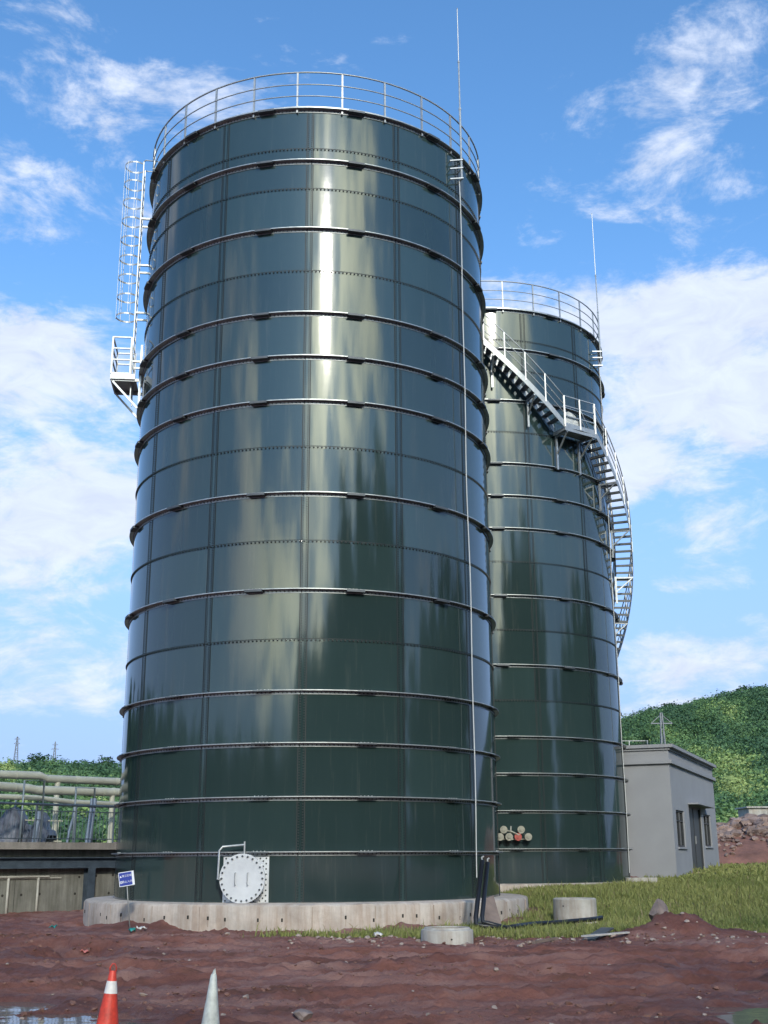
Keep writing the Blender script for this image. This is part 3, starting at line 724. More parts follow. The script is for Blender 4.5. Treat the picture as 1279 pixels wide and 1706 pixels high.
Fq = np.stack([idx[:-1, :-1], idx[:-1, 1:], idx[1:, 1:], idx[1:, :-1]], -1).reshape(-1, 4)
cen = np.array([[0, 0, 0.]]); 
gcol = in_grass(gx, gy); gcol = np.maximum(gcol, ss(64, 80, gy)).reshape(-1)
gcol = np.maximum(gcol, ((gx < -7) & (gy > 41)).reshape(-1)*.8)
g = np_mesh('ground', V, Fq, SOIL, smooth=True, col=np.stack([gcol, wet_and_rut_shade(gx, gy).reshape(-1), gcol, np.ones_like(gcol)], 1)); tag(g, kind='structure')

WM = bpy.data.materials.new('muddy_water'); WM.use_nodes = True; b = WM.node_tree.nodes['Principled BSDF']; b.inputs['Base Color'].default_value = (.16, .12, .10, 1); b.inputs['Roughness'].default_value = .05; b.inputs['IOR'].default_value = 1.33; _t = WM.node_tree; _n = nd(_t, 'ShaderNodeTexNoise', _Scale=11.0, _Detail=4.0); _b = nd(_t, 'ShaderNodeBump', _Strength=1.0, _Distance=.014); _t.links.new(_n.outputs[0], _b.inputs['Height']); _t.links.new(_b.outputs[0], b.inputs['Normal'])
mb = MB(); mb.add([(-11, 9, WATER), (11, 9, WATER), (11, 24.2, WATER), (-11, 24.2, WATER)], [(0, 1, 2, 3)]); tag(mb.build('puddle', WM), kind='structure')

# ------------------------------------------------------------------ grass
def leaf_mat(name, tr=.25):
    mm = bpy.data.materials.new(name); mm.use_nodes = True; t = mm.node_tree; b = t.nodes['Principled BSDF']; l = t.links.new
    a = nd(t, 'ShaderNodeAttribute', attribute_name='tone'); l(a.outputs['Color'], b.inputs['Base Color']); b.inputs['Roughness'].default_value = .6
    b.inputs['Specular IOR Level'].default_value = .25
    tr_ = nd(t, 'ShaderNodeBsdfTranslucent'); l(a.outputs['Color'], tr_.inputs['Color'])
    mx = nd(t, 'ShaderNodeMixShader'); mx.inputs[0].default_value = tr; l(b.outputs[0], mx.inputs[1]); l(tr_.outputs[0], mx.inputs[2])
    l(mx.outputs[0], t.nodes['Material Output'].inputs['Surface']); return mm
GRASSM = leaf_mat('grass_blades'); LEAFM = leaf_mat('tree_leaves', .2)
def blades(n, x0, x1, y0, y1, hmin, hmax, thr=.35, wd=.0075):
    x = rng.uniform(x0, x1, n*3); y = y0+(y1-y0)*rng.random(n*3)**1.25
    k = (in_grass(x, y) > rng.uniform(.05, .9, n*3)); x, y = x[k][:n], y[k][:n]; n = len(x)
    z = ground_h(x, y)-.01; h = rng.uniform(hmin, hmax, n)*(.55+1.3*np.clip(fbm(x*.5, y*.5, 3)+.45, 0, 1))
    tall = rng.random(n) < .03; h[tall] *= 1.7
    a = rng.uniform(0, 2*PI, n); lx, ly = np.cos(a), np.sin(a); bend = h*rng.uniform(.1, .65, n); ba = rng.uniform(0, 2*PI, n)
    bx, by = np.cos(ba)*bend, np.sin(ba)*bend; w = wd*rng.uniform(.7, 1.5, n)*(1+y*.012)
    p = np.stack([x, y, z], 1); W_ = np.stack([lx*w, ly*w, 0*w], 1)
    mid = p+np.stack([bx*.3, by*.3, h*.6], 1); tip = p+np.stack([bx, by, h*(1-.25*bend/h)], 1)
    V = np.stack([p-W_, p+W_, mid+W_*.8, mid-W_*.8, tip], 1)   # 5 verts
    base = np.arange(n)[:, None]*5
    F3 = np.concatenate([base+np.array([0, 1, 2]), base+np.array([0, 2, 3]), base+np.array([3, 2, 4])], 0)
    t_ = np.clip(fbm(x*.35+7, y*.35, 4)+.5+rng.normal(0, .16, n), 0, 1)[:, None]
    c0 = np.array([.14, .185, .05]); c1 = np.array([.36, .36, .13]); c = c0*(1-t_)+c1*t_
    dry = rng.random(n) < .06; c[dry] = np.array([.26, .22, .12])
    col = np.repeat(np.concatenate([c, np.ones((n, 1))], 1), 5, 0)
    return V.reshape(-1, 3), F3, col
parts = [blades(170000, -3.2, 24, 24.0, 44, .05, .20), blades(30000, -2.5, 14, 24.0, 29, .04, .13), blades(45000, 5, 34, 40, 62, .06, .17, wd=.02)]
V = []; F_ = []; K = []; o = 0
for v, f, c in parts: V.append(v); F_.append(f+o); K.append(c); o += len(v)
tag(np_mesh('grass', np.concatenate(V), np.concatenate(F_), GRASSM, col=np.concatenate(K)), 'green and yellowish grass growing around the rear tank and building', 'grass', kind='stuff')

# ------------------------------------------------------------------ hills, woods
def smoothI(x, xs, ys): return np.interp(x, xs, ys)
def hill_r(azd, d):   # ridge elevation (deg above eye) by azimuth
    e = smoothI(azd, [-60, -40, -22, -18, -14, -11, -8, 0, 6, 9, 10.5, 12.5, 14.5, 16.0, 17.5, 19.5, 24, 40, 60],
                     [2.0, 3.2, 4.5, 4.65, 4.8, 4.65, 4.9, 4, 5, 6.2, 6.55, 6.95, 7.25, 7.55, 7.75, 7.9, 8.2, 6, 3])
    return e
def hill_z(azd, d):
    zr = 1.7+np.tan(np.radians(hill_r(azd, d)))*600-12.5
    u = ss(130, 600, d)**.9; g = 2.0+(zr-2.0)*u
    x = d*np.sin(np.radians(azd)); y = d*np.cos(np.radians(azd))
    return g+8*fbm(x*.012, y*.012, 3)*ss(180, 330, d)*ss(640, 520, d) - ss(600, 900, d)*zr*1.1
HILLM = mat('hill_soil', (.030, .055, .018), .95, var=.4, vscale=.05)
az_ = np.linspace(-60, 60, 220); dd = np.linspace(120, 900, 90); AA, DD = np.meshgrid(az_, dd)
hz_ = hill_z(AA, DD); V = np.stack([DD*np.sin(np.radians(AA)), DD*np.cos(np.radians(AA)), hz_], -1).reshape(-1, 3)
idx = np.arange(AA.size).reshape(AA.shape); Fq = np.stack([idx[:-1, :-1], idx[:-1, 1:], idx[1:, 1:], idx[1:, :-1]], -1).reshape(-1, 4)
tag(np_mesh('hills', V, Fq, HILLM, smooth=True), kind='structure')

def crown_leaves(cx, cy, cz, rx, rz, n, size, tone, seed, nj=.32):
    """leaf clumps over the volume of one crown; returns verts (n*4,3)"""
    g = np.random.default_rng(seed)
    d = g.normal(size=(n, 3)); d[:, 2] = np.abs(d[:, 2])*.9-.15*g.random(n); d /= np.linalg.norm(d, axis=1)[:, None]
    lump = 1+.28*np.sin(d[:, 0]*5+seed)*np.cos(d[:, 1]*4+seed*1.7)+.18*np.sin(d[:, 2]*9+seed)
    rr_ = (g.random(n)**.35*.45+.6)*lump
    p = np.stack([cx+d[:, 0]*rx*rr_, cy+d[:, 1]*rx*rr_, cz+d[:, 2]*rz*rr_], 1)
    nrm = d+g.normal(size=(n, 3))*nj; nrm /= np.linalg.norm(nrm, axis=1)[:, None]
    a = np.cross(nrm, g.normal(size=(n, 3))); a /= np.linalg.norm(a, axis=1)[:, None]; b = np.cross(nrm, a)
    s = size*g.uniform(.5, 1.3, n)[:, None]
    V = np.stack([p-a*s, p-b*s*.7, p+a*s, p+b*s*.7], 1).reshape(-1, 3)
    c = np.clip(np.array(tone)[None]*g.uniform(.82, 1.2, n)[:, None], 0, 1)
    return V, np.repeat(np.concatenate([c, np.ones((n, 1))], 1), 4, 0)
TONES = [(.105, .195, .075), (.15, .25, .09), (.24, .34, .11), (.070, .14, .065), (.12, .21, .09), (.32, .40, .14)]
def wood(name, specs, leaf_n, leaf_s, label, cat):
    V = []; K = []
    for i, (x, y, z, rx, rz, tn) in enumerate(specs):
        v, k = crown_leaves(x, y, z, rx, rz, leaf_n, leaf_s*rx, tn, i+11); V.append(v); K.append(k)
    V = np.concatenate(V); F_ = np.arange(len(V)).reshape(-1, 4)
    return tag(np_mesh(name, V, F_, LEAFM, col=np.concatenate(K)), label, cat, kind='stuff')
def hill_specs(a0, a1, n, dmin=170, dmax=612):
    out = []
    for i in range(n):
        a = random.uniform(a0, a1); u = random.random(); d = math.sqrt(dmin**2+(dmax**2-dmin**2)*u)
        z = float(hill_z(np.array(a), np.array(d))); k = float(fbm(np.array(a*.9+d*.011), np.array(d*.017), 3))
        band = math.sin(a*.5+d*.02)
        ti = (3, 0, 4, 1, 2, 5)[int(min(5, max(0, 2.3+k*13+random.gauss(0, .8))))]
        r_ = random.uniform(1.5, 3.9)*(.75+.25*d/600)
        out.append((d*math.sin(rad(a)), d*math.cos(rad(a)), z+r_*.35, r_, r_*random.uniform(.8, 1.15), TONES[ti]))
    return out
wood('hillside_wood', hill_specs(8, 23, 4200), 150, .115, 'dense green wood covering the hillside behind the grey building', 'wood')
wood('hilltop_wood', hill_specs(-23, -9, 2400), 110, .14, 'green wood on the low hill behind the cream pipes', 'wood')

# single trees that stand out on the ridge
BARK = mat('bark', (.09, .07, .05), .9, var=.3)
def tree(px, py, Y, r_, tone, label, hgt=None, group='trees standing out on the ridge'):
    p = at(px, py, Y); r0 = thing('ridge_tree', label, 'tree', (p.x, p.y, p.z-r_*1.6), group=group)
    mb = MB(); mb.tube([(0, 0, -r_*1.2), (.1, 0, 0), (0, .1, r_*1.2)], [r_*.12, r_*.1, r_*.04], 7)
    for k in range(5):
        a = k*1.3; mb.tube([(0, 0, r_*.4+.1*k), (math.cos(a)*r_*.7, math.sin(a)*r_*.7, r_*1.3)], [r_*.05, r_*.015], 5)
    mb.build('trunk', BARK, r0, smooth=True)
    v1, k1 = crown_leaves(0, 0, r_*1.0, r_, r_*.9, 900, .10*r_, tone, int(px)); 
    np_mesh('crown', v1, np.arange(len(v1)).reshape(-1, 4), LEAFM, r0, col=k1)
tree(1115, 1174, 590, 3.2, (.025, .06, .02), 'small dark tree alone on the ridge above the grey building')
tree(1238, 1152, 590, 6.0, (.025, .06, .02), 'broad dark tree at the left end of the highest ridge clump')
tree(1266, 1149, 592, 6.5, (.028, .065, .02), 'broad dark tree at the right end of the highest ridge clump')
tree(64, 1264, 590, 6.0, (.035, .08, .025), 'tallest rounded tree on the low hill between the two pylons')
tree(176, 1268, 590, 5.0, (.03, .07, .022), 'dark pointed tree on the low hill, close to the front tank')

# wood behind the viewpoint (mirrored in the tanks)
sp = []
for i in range(400):
    a = random.uniform(-14, 92); d = random.uniform(30, 52)*(1+.25*ss(60, 150, a)); x = d*math.sin(rad(a)); y = -d*math.cos(rad(a))
    hgt = random.uniform(13, 18)+11*float(ss(16, 36, a))*(.75+.35*math.sin(a*.33+1))
    for z in np.arange(3, hgt, 4.0): 
        f = 1-(z/hgt)**2*.55; sp.append((x+random.uniform(-1, 1), y+random.uniform(-1, 1), float(z), 3.1*f, 3.0, (.028, .06, .022)))
for i in range(90):
    a = random.uniform(90, 132); d = random.uniform(62, 80); x = d*math.sin(rad(a)); y = -d*math.cos(rad(a)); hgt = random.uniform(12, 22)
    for z in np.arange(2.5, hgt, 4.2): sp.append((x, y, float(z), 4.2*(1-(z/hgt)**2*.5), 3.4, (.028, .06, .022)))
for i in range(240):
    a = random.uniform(-150, -12); d = random.uniform(95, 150); x = d*math.sin(rad(a)); y = -d*math.cos(rad(a))
    for z in (3, 7, 11): sp.append((x, y, z, 5.0, 4.5, (.03, .065, .024)))
wood('woodland', sp, 60, .28, 'tall dark trees seen only as reflections in the green tank walls', 'wood')

# ------------------------------------------------------------------ grey building
PLAST = mat('grey_render', (.30, .305, .325), .85, var=.045, vscale=.9, bump=.003, bscale=40); PLASTD = mat('dark_trim', (.075, .08, .085), .7)
GLASS = mat('window_glass', (.02, .025, .03), .06); DOORM = mat('grey_door', (.055, .068, .075), .45); FRAME = mat('window_frame', (.035, .037, .04), .45)
N_ = Vector((10.46, 44.5, 0)); ud = Vector((.3861, .9224, 0)); ld_ = Vector((-.9224, .3861, 0)); no = -ld_      # no: outward normal of the door wall
ZB, ZT = .45, 5.76
def tb_(px): d = ray(px, 1400); k = d.x/d.y; return (k*44.5-10.46)/(.3861-.9224*k)
def zb_(px, py): tt = tb_(px); return at(px, py, 44.5+.9224*tt).z
bd = thing('utility_building', 'small grey rendered flat roofed building with one door and two narrow windows', 'building', N_)
class Wall(MB):
    def seg(s, t0, t1, z0, z1, d0, d1, mi=0):   # box in door wall coordinates: along, height, depth (outward +)
        c = N_+ud*((t0+t1)/2)+no*((d0+d1)/2)-N_; c.z = (z0+z1)/2
        s.box(c, (t1-t0, abs(d1-d0), z1-z0), ax=(ud, no, Vector((0, 0, 1))), mi=mi)
LEN, WID, TH = 11.4, 7.5, .24
op = []
for a, b, y0, y1, xm in ((1129, 1142.5, 1350, 1411, 1136), (1151, 1171, 1343, 1452, 1158), (1174.5, 1186, 1357, 1410, 1180)):
    op.append((tb_(a), tb_(b), zb_(xm, y1), zb_(xm, y0)))
op[1] = (op[1][0], op[1][1], ZB, op[1][3])
wl = Wall(); t0 = 0
for (a, b, z0, z1) in op:
    wl.seg(t0, a, ZB, ZT-.12, -TH, 0)
    if z0 > ZB: wl.seg(a, b, ZB, z0, -TH, 0)
    wl.seg(a, b, z1, ZT-.12, -TH, 0); t0 = b
wl.seg(t0, LEN, ZB, ZT-.12, -TH, 0)
v3 = Vector((0, 0, 1))
wl.box(ld_*((WID+TH)/2)+v3*((ZB+ZT-.12)/2), (WID-TH, TH, ZT-.12-ZB), ax=(ld_, ud, v3)) if False else None
def sidewall(off): 
    c = ld_*(TH+(WID-TH)/2)+ud*(off+TH/2); c.z = (ZB+ZT-.12)/2; wl.box(c, (WID-TH, TH, ZT-.12-ZB), ax=(ld_, ud, v3))
sidewall(0); sidewall(LEN-TH)
c = ld_*(WID+TH/2)+ud*(LEN/2); c.z = (ZB+ZT-.12)/2; wl.box(c, (LEN, TH, ZT-.12-ZB), ax=(ud, ld_, v3))
wl.build('wall', PLAST, bd)
def band(name, z0, z1, pr, mt):
    m_ = MB()
    for (cc_, ln, axx) in ((ud*(LEN/2)+no*(pr/2), LEN+2*pr, ud), (ld_*(WID/2)-ud*(pr/2), WID+TH, ld_)):
        c = cc_.copy(); c.z = (z0+z1)/2; other = no if axx is ud else ud
        m_.box(c, (ln if axx is ud else ln, pr if True else 0, z1-z0), ax=(axx, other, v3))
    m_.build(name, mt, bd)
rf = MB(); c = ud*(LEN/2)+ld_*(WID/2+.06); c.z = ZT-.06; rf.box(c, (LEN+.26, WID+.5, .12), ax=(ud, ld_, v3)); rf.build('roof_cap', PLAST, bd)
def ledge(name, z0, z1, pr):
    m_ = MB(); c = ud*(LEN/2)+ld_*((WID+TH)/2); c.z = (z0+z1)/2; L_, W2 = LEN+2*pr, WID+TH+2*pr
    for d_, n_, h_ in ((ud, ld_, W2/2), (ud, -ld_, W2/2)): m_.box(c+n_*(h_-pr/2), (L_, pr, z1-z0), ax=(ud, ld_, v3))
    for n_ in (ud, -ud): m_.box(c+n_*(L_/2-pr/2), (pr, W2-2*pr, z1-z0), ax=(ud, ld_, v3))
    m_.build(name, PLAST, bd)
ledge('cornice', ZT-.70, ZT-.56, .11); ledge('cornice', ZT-.205, ZT-.1205, .06)
for i in (0, 2):
    a, b, z0, z1 = op[i]; w = Wall(); e_ = .06
    w.seg(a, a+e_, z0, z1, -.16, -.06); w.seg(b-e_, b, z0, z1, -.16, -.06); w.seg(a+e_, b-e_, z0, z0+e_, -.16, -.06); w.seg(a+e_, b-e_, z1-e_, z1, -.16, -.06); w.seg((a+b)/2-.025, (a+b)/2+.025, z0+e_, z1-e_, -.155, -.065)
    w.seg(a+e_, b-e_, z0+(z1-z0)*.7, z0+(z1-z0)*.7+.04, -.154, -.066)
    wo_ = w.build('window', FRAME, bd)
    g_ = Wall(); g_.seg(a+e_, b-e_, z0+e_, z1-e_, -.12, -.11); g_.build('pane', GLASS, wo_)
    sl_ = Wall(); sl_.seg(a-.05, b+.05, z0-.07, z0-.003, -.05, .06); sl_.build('sill', PLAST, wo_)
    bl = Wall(); bl.seg(a+.1, a+.45*(b-a), z0+.1, z1-.1, -.25, -.22); bl.build('curtain', mat('curtain', (.35, .36, .38), .9), wo_)
a, b, z0, z1 = op[1]; w = Wall(); w.seg(a, b, z0, z1, -.16, -.10); do = w.build('door', DOORM, bd)
w = Wall(); w.seg(a, a+.07, z0, z1, -.099, -.04); w.seg(b-.07, b, z0, z1, -.099, -.04); w.seg(a+.07, b-.07, z1-.07, z1, -.099, -.04); w.seg((a+b)/2-.02, (a+b)/2+.02, z0, z1-.07, -.099, -.08); w.build('frame', FRAME, do)
w = Wall(); w.seg((a+b)/2+.06, (a+b)/2+.10, 2.25, 2.55, -.099, -.04); w.build('handle', GALV, do)
w = Wall(); w.seg(a-.15, b+1.3, z1+.03, z1+.085, .002, .42); w.build('canopy', PLAST, bd)
# louvred box low on the left wall, ledge slab in front of it
m_ = MB(); c = at(1102, 1456, 44.95)-N_; m_.box(c+ud*-.05, (.62, .12, .72), ax=(ld_, ud, v3)); lo_ = m_.build('vent_box', CONCP, bd)
m_ = MB(); m_.box(c+ud*-.12, (.30, .03, .46), ax=(ld_, ud, v3)); m_.build('louvre', PLASTD, lo_)
m_ = MB(); p = at(1068, 1466, 41.2); m_.box((0, 0, -.15), (1.0, .7, .46), rz=-.15)
o_ = m_.build('concrete_slab', CONCP); o_.location = (p.x, p.y, p.z); tag(o_, 'pale concrete slab in the grass between rear tank and grey building', 'slab')

# ------------------------------------------------------------------ left: retaining wall, deck, railing, pipes
A0 = Vector((-11.62, 37, 0)); wd_ = Vector((.6925, .7215, 0)).normalized(); wn = Vector((wd_.y, -wd_.x, 0))   # wn: towards the viewpoint side
def WL(t, off=0, z=0): q = A0+wd_*t+wn*off; return Vector((q.x, q.y, z))
BLUEST = mat('blue_grey_steel', (.075, .10, .13), .45, .3, var=.25, vscale=4); DECK = concrete('deck_concrete', (.27, .25, .23), stains=.3); PVC = mat('pvc_pipe', (.40, .39, .35), .5, var=.2, vscale=2)
rw = thing('retaining_wall', 'stained concrete retaining wall with rows of tie holes behind the mud', 'retaining wall', A0)
def ob(mb, name, mt, par, smooth=False): o = mb.build(name, mt, par, smooth); return o
T0, TE = -12.0, 7.2
def lb(mb, t0, t1, z0, z1, d0, d1, mi=0):
    c = WL((t0+t1)/2, (d0+d1)/2, (z0+z1)/2)-A0; mb.box(c, (t1-t0, d1-d0, z1-z0), ax=(wd_, wn, v3), mi=mi)
m_ = MB(); lb(m_, T0, TE, -.3, 2.04, -.35, 0)
for i in range(26):
    for z in (.72, 1.25):
        t = -9.7+.62*i+(.12 if z > 1 else 0)
        if i % 4 == 3: continue
        c = WL(t, 0, z+random.uniform(-.03, .03))-A0; m_.cyl(c-wn*.02, c+wn*.003, .042, 8, mi=1)
for i in range(8): lb(m_, -9.2+2.45*i, -9.185+2.45*i, -.2, 1.5, -.01, .002, 1)
m_.build('wall_face', [CONCW, HOLE], rw)
m_ = MB(); lb(m_, T0, 2.15, 1.20, 1.24, .002, .05); m_.tube([WL(T0, .08, 1.26)-A0, WL(1.7, .08, 1.26)-A0], .03, 8); m_.build('wall_rail', PVC, rw)
for t in (-7.2, -4.2, -1.1, .35, 1.35):
    m_ = MB(); m_.tube([WL(t, .06, -.1)-A0, WL(t, .06, 1.26)-A0], .04, 8); m_.build('drain_pipe', PVC, rw, smooth='all')
dk = thing('walkway_deck', 'concrete edged walkway deck on blue grey steel beams above the retaining wall', 'walkway', A0)
m_ = MB(); lb(m_, T0, TE, 2.06, 2.27, -6.0, .38); m_.build('deck_slab', DECK, dk)
m_ = MB(); lb(m_, T0, TE, 1.50, 1.53, .05, .30); lb(m_, T0, TE, 1.80, 1.83, .05, .30); lb(m_, T0, TE, 1.53, 1.80, .16, .18); m_.build('edge_beam', BLUEST, dk)
for t in (-8.1, -2.6, 2.95, 5.0):
    m_ = MB(); lb(m_, t, t+.26, -.2, 1.5, .28, .30); lb(m_, t, t+.26, -.2, 1.5, .04, .06); lb(m_, t+.12, t+.14, -.2, 1.5, .06, .28); m_.build('column', BLUEST, dk)
rl = thing('deck_railing', 'blue grey balustrade of thin bars along the edge of the walkway deck', 'railing', A0)
zt, zd = 3.40, 2.27
m_ = MB(); m_.tube([WL(T0, .25, zt)-A0, WL(TE, .25, zt)-A0], .04, 8); m_.bar(WL(T0, .25, zt-.19)-A0, WL(TE, .25, zt-.19)-A0, .03, .03); m_.bar(WL(T0, .25, zd+.11)-A0, WL(TE, .25, zd+.11)-A0, .03, .03); m_.build('rail', BLUEST, rl)
t = T0+.3; k = 0
while t < TE:
    m_ = MB(); m_.bar(WL(t, .25, zd)-A0, WL(t, .25, zt-.03)-A0, .05, .05); m_.build('post', BLUEST, rl)
    if t > -5.5:
        for j in range(1, 11):
            m_ = MB(); m_.bar(WL(t+j*.128, .25, zd+.12)-A0, WL(t+j*.128, .25, zt-.19)-A0, .014, .014); m_.build('baluster', BLUEST, rl)
    t += 1.41
# cream pipes
CREAM = mat('cream_lagging', (.47, .47, .38), .5, var=.13, vscale=1.4, bump=.01, bscale=6)
def pipe(pts, Ys, r_, name, label, posts=(), rings=()):
    P_ = [at(a, b, y) for (a, b), y in zip(pts, Ys)]; root = thing(name, label, 'pipeline', P_[len(P_)//2], group='cream pipelines above the walkway'); o0 = root.location
    m_ = MB(); m_.tube([p-o0 for p in P_], r_, 16)
    m_.build('pipe_run', CREAM, root, smooth=True)
    for k in rings:
        i = int(k); u = k-i; a, b = P_[i], P_[min(i+1, len(P_)-1)]; c = a.lerp(b, u)-o0; d = (b-a).normalized(); m_ = MB(); m_.tube([c-d*.04, c+d*.04], r_*1.06, 16); m_.build('joint_band', CREAM, root, smooth=True)
    for (px, pr, Y) in posts:
        q = None
        xs = [a for a, b in pts]; i = max(j for j in range(len(xs)-1) if xs[j] <= px or j == 0); u = (px-xs[i])/(xs[i+1]-xs[i]); c = P_[i].lerp(P_[i+1], u)-o0
        m_ = MB(); m_.tube([Vector((c.x, c.y, 2.2-o0.z)), Vector((c.x, c.y, c.z-r_*.4))], pr, 14); m_.box((c.x, c.y, 2.32-o0.z), (.5, .5, .1)); m_.build('support_post', CREAM, root, smooth=True)
pipe([(-120, 1276), (0, 1290), (66, 1292), (76, 1297), (240, 1304)], [41.0, 43.5, 45.0, 45.3, 49], .145, 'overhead_pipe', 'topmost cream lagged pipe crossing in front of the green hill', posts=[(95, .105, 0), (-60, .105, 0)], rings=[1.4, 3.3, 3.7])
pipe([(-120, 1304), (0, 1310), (45, 1313), (60, 1316), (240, 1321)], [39.0, 41.5, 43, 43.3, 47.4], .155, 'overhead_pipe', 'thick cream lagged pipe just below the topmost one', posts=[(184, .10, 0)], rings=[1.5, 3.5, 3.6, 3.7, 3.8])
pipe([(-120, 1322), (0, 1327), (60, 1329), (120, 1336), (240, 1342)], [38.2, 40.7, 42, 43.5, 46.4], .09, 'overhead_pipe', 'thinnest and lowest cream pipe partly hidden behind the thicker pipe', rings=[1.4, 2.5])
GREYP = mat('grey_frame_pipe', (.22, .26, .28), .5, .3)
def hoop(x0, x1, y0, yb, Y, label):
    a, b = at(x0, y0, Y), at(x1, y0+1, Y+.6); m_ = MB(); o0 = Vector((a.x, a.y, 2.27))
    m_.tube([Vector((a.x, a.y, 2.27))-o0, a-o0, b-o0, Vector((b.x, b.y, 2.27))-o0], .035, 8); o = m_.build('vent_hoop', GREYP, smooth='all'); o.location = o0; tag(o, label, 'pipe frame', 'grey upright pipe frames on the deck')
hoop(41, 74, 1300, 1340, 40.6, 'grey upside down u shaped pipe frame rising in front of the cream pipes')
hoop(127, 158, 1312, 1340, 41.6, 'grey pipe frame standing close to the front tank in front of the thick cream pipe')
hoop(27, 64, 1325, 1340, 43.5, 'lower grey pipe frame behind the railing at the far left')
BLP = mat('blue_grey_pipe', (.20, .25, .33), .45, .2)
def riser(px, y0, Y, r_, label, lean=0):
    a = at(px, y0, Y); m_ = MB(); m_.tube([(lean, 0, -(a.z-2.27)), (lean*.6, 0, -(a.z-2.27)+.5), (0, 0, -.25), (0, 0, 0)], r_, 10); m_.cyl((0, 0, -.3), (0, 0, -.24), r_*1.7, 12)
    o = m_.build('riser_pipe', BLP, smooth=True); o.location = a; tag(o, label, 'pipe', 'blue grey riser pipes behind the railing')
riser(153, 1330, 41.5, .05, 'slim blue grey riser pipe standing left of its twin near the tank', -.1); riser(158.5, 1330, 41.9, .06, 'thicker blue grey riser pipe standing nearest the front tank', -.12); riser(124, 1345, 41.7, .045, 'short blue grey riser pipe to the right of the cream post', -.18); riser(66, 1350, 42, .08, 'stout blue grey riser pipe left of the cream post', -.12)
# machines and sheets on the deck
TARP = mat('grey_sheeting', (.11, .12, .15), .5, var=.5, vscale=2.5, bump=.05, bscale=4)
def lumps(px0, px1, y0, Y, label, sd):
    g_ = random.Random(sd); a, b = at(px0, y0, Y), at(px1, y0, Y); o0 = (a+b)/2; o0.z = 2.27; n, k = 26, 6; v = []
    for i in range(n):
        u = i/(n-1); h = (a.z-2.27)*(.75+.3*math.sin(u*9+sd)+.1*g_.random())*min(1, 12*u+.5, 12*(1-u)+.5)
        for j in range(k):
            w = j/(k-1)*2-1; v.append((a.x+(b.x-a.x)*u-o0.x, w*.9+.15*g_.random(), h*(1-abs(w)**8*.95)*(1+.08*g_.random())))
    m_ = MB(); m_.add(v, [(i*k+j, (i+1)*k+j, (i+1)*k+j+1, i*k+j+1) for i in range(n-1) for j in range(k-1)])
    o = m_.build('covered_equipment', TARP, smooth='all'); o.location = o0; tag(o, label, 'covered equipment', 'sheeted equipment on the deck')
lumps(-40, 44, 1352, 43.5, 'grey sheeted equipment at the far left behind the railing', 1); lumps(48, 88, 1362, 44, 'lower grey sheeted equipment beside the cream support post', 3)
BANKM = mat('red_bank', (.21, .10, .075), .9, var=.4, vscale=1, bump=.08, bscale=3)
def bank(x0, x1, y0, dpt, h0, label, name='earth_bank', n=90, k=22, zb=1.2):
    xs = np.linspace(x0, x1, n); ys = np.linspace(0, 1, k); X2_, Y2_ = np.meshgrid(xs, ys); prof = np.sin(Y2_*PI*.96+.02)**.7
    yy = y0+Y2_*dpt; z = zb+h0*prof*(.85+.5*fbm(X2_*.25, yy*.2, 3))+.35*fbm(X2_*1.2, yy*1.2, 4)*prof
    V = np.stack([X2_, yy, z], -1).reshape(-1, 3); idx = np.arange(n*k).reshape(k, n)
    return np_mesh(name, V, np.stack([idx[:-1, :-1], idx[:-1, 1:], idx[1:, 1:], idx[1:, :-1]], -1).reshape(-1, 4), BANKM, smooth=True), lambda x, y: zb+h0*np.sin((y-y0)/dpt*PI*.96+.02)**.7*(.85+.5*fbm(x*.25, y*.2, 3))
bk, _ = bank(-26, -6, 55, 6, 1.5, ''); tag(bk, kind='structure')
bk2, bz = bank(11, 36, 57.5, 13, 2.85, '', zb=.9); tag(bk2, kind='structure')
# broken rock dumped over the right bank
ROCKM = mat('rubble_rock', (.27, .19, .16), .85, var=.5, vscale=1.2, bump=.03, bscale=8)
def rock(g_, size, flat=.7):
    d = g_.normal(size=(14, 3)); d /= np.linalg.norm(d, axis=1)[:, None]; d[:, 2] *= flat; d *= g_.uniform(.75, 1.1, (14, 1))*size
    import bmesh
    bm = bmesh.new(); [bm.verts.new(q) for q in d]; bmesh.ops.convex_hull(bm, input=bm.verts); 
    loose = [v for v in bm.verts if not v.link_faces]; bmesh.ops.delete(bm, geom=loose, context='VERTS')
    bmesh.ops.triangulate(bm, faces=bm.faces)
    bm.verts.index_update(); v = [tuple(q.co) for q in bm.verts]; f = [tuple(w.index for w in fc.verts) for fc in bm.faces]; bm.free(); return v, f
gr_ = np.random.default_rng(5); lib = [rock(gr_, 1.0) for _ in range(14)]
def rocks(name, mt, spots, label, cat, lab=True):
    m_ = MB()
    for x, y, z, s_ in spots:
        v, f = lib[gr_.integers(14)]; a = gr_.uniform(0, 2*PI); ca, sa = math.cos(a), math.sin(a)
        m_.add([(x+s_*(p[0]*ca-p[1]*sa), y+s_*(p[0]*sa+p[1]*ca), z+s_*p[2]) for p in v], f)
    return tag(m_.build(name, mt), label, cat, kind='stuff')
sp = []
for i in range(1500):
    x = gr_.uniform(12, 34); u = gr_.beta(3.2, 2.6); y = 57.5+13*u*.62; s_ = gr_.uniform(.12, .5)*(1.0 if u > .45 else .45)
    if u < .35 and gr_.random() < .5: continue
    sp.append((x, y, float(bz(np.array(x), np.array(y)))+.05, s_))
rocks('rubble', ROCKM, sp, 'broken brown and grey rock dumped on the red earth bank', 'rubble')
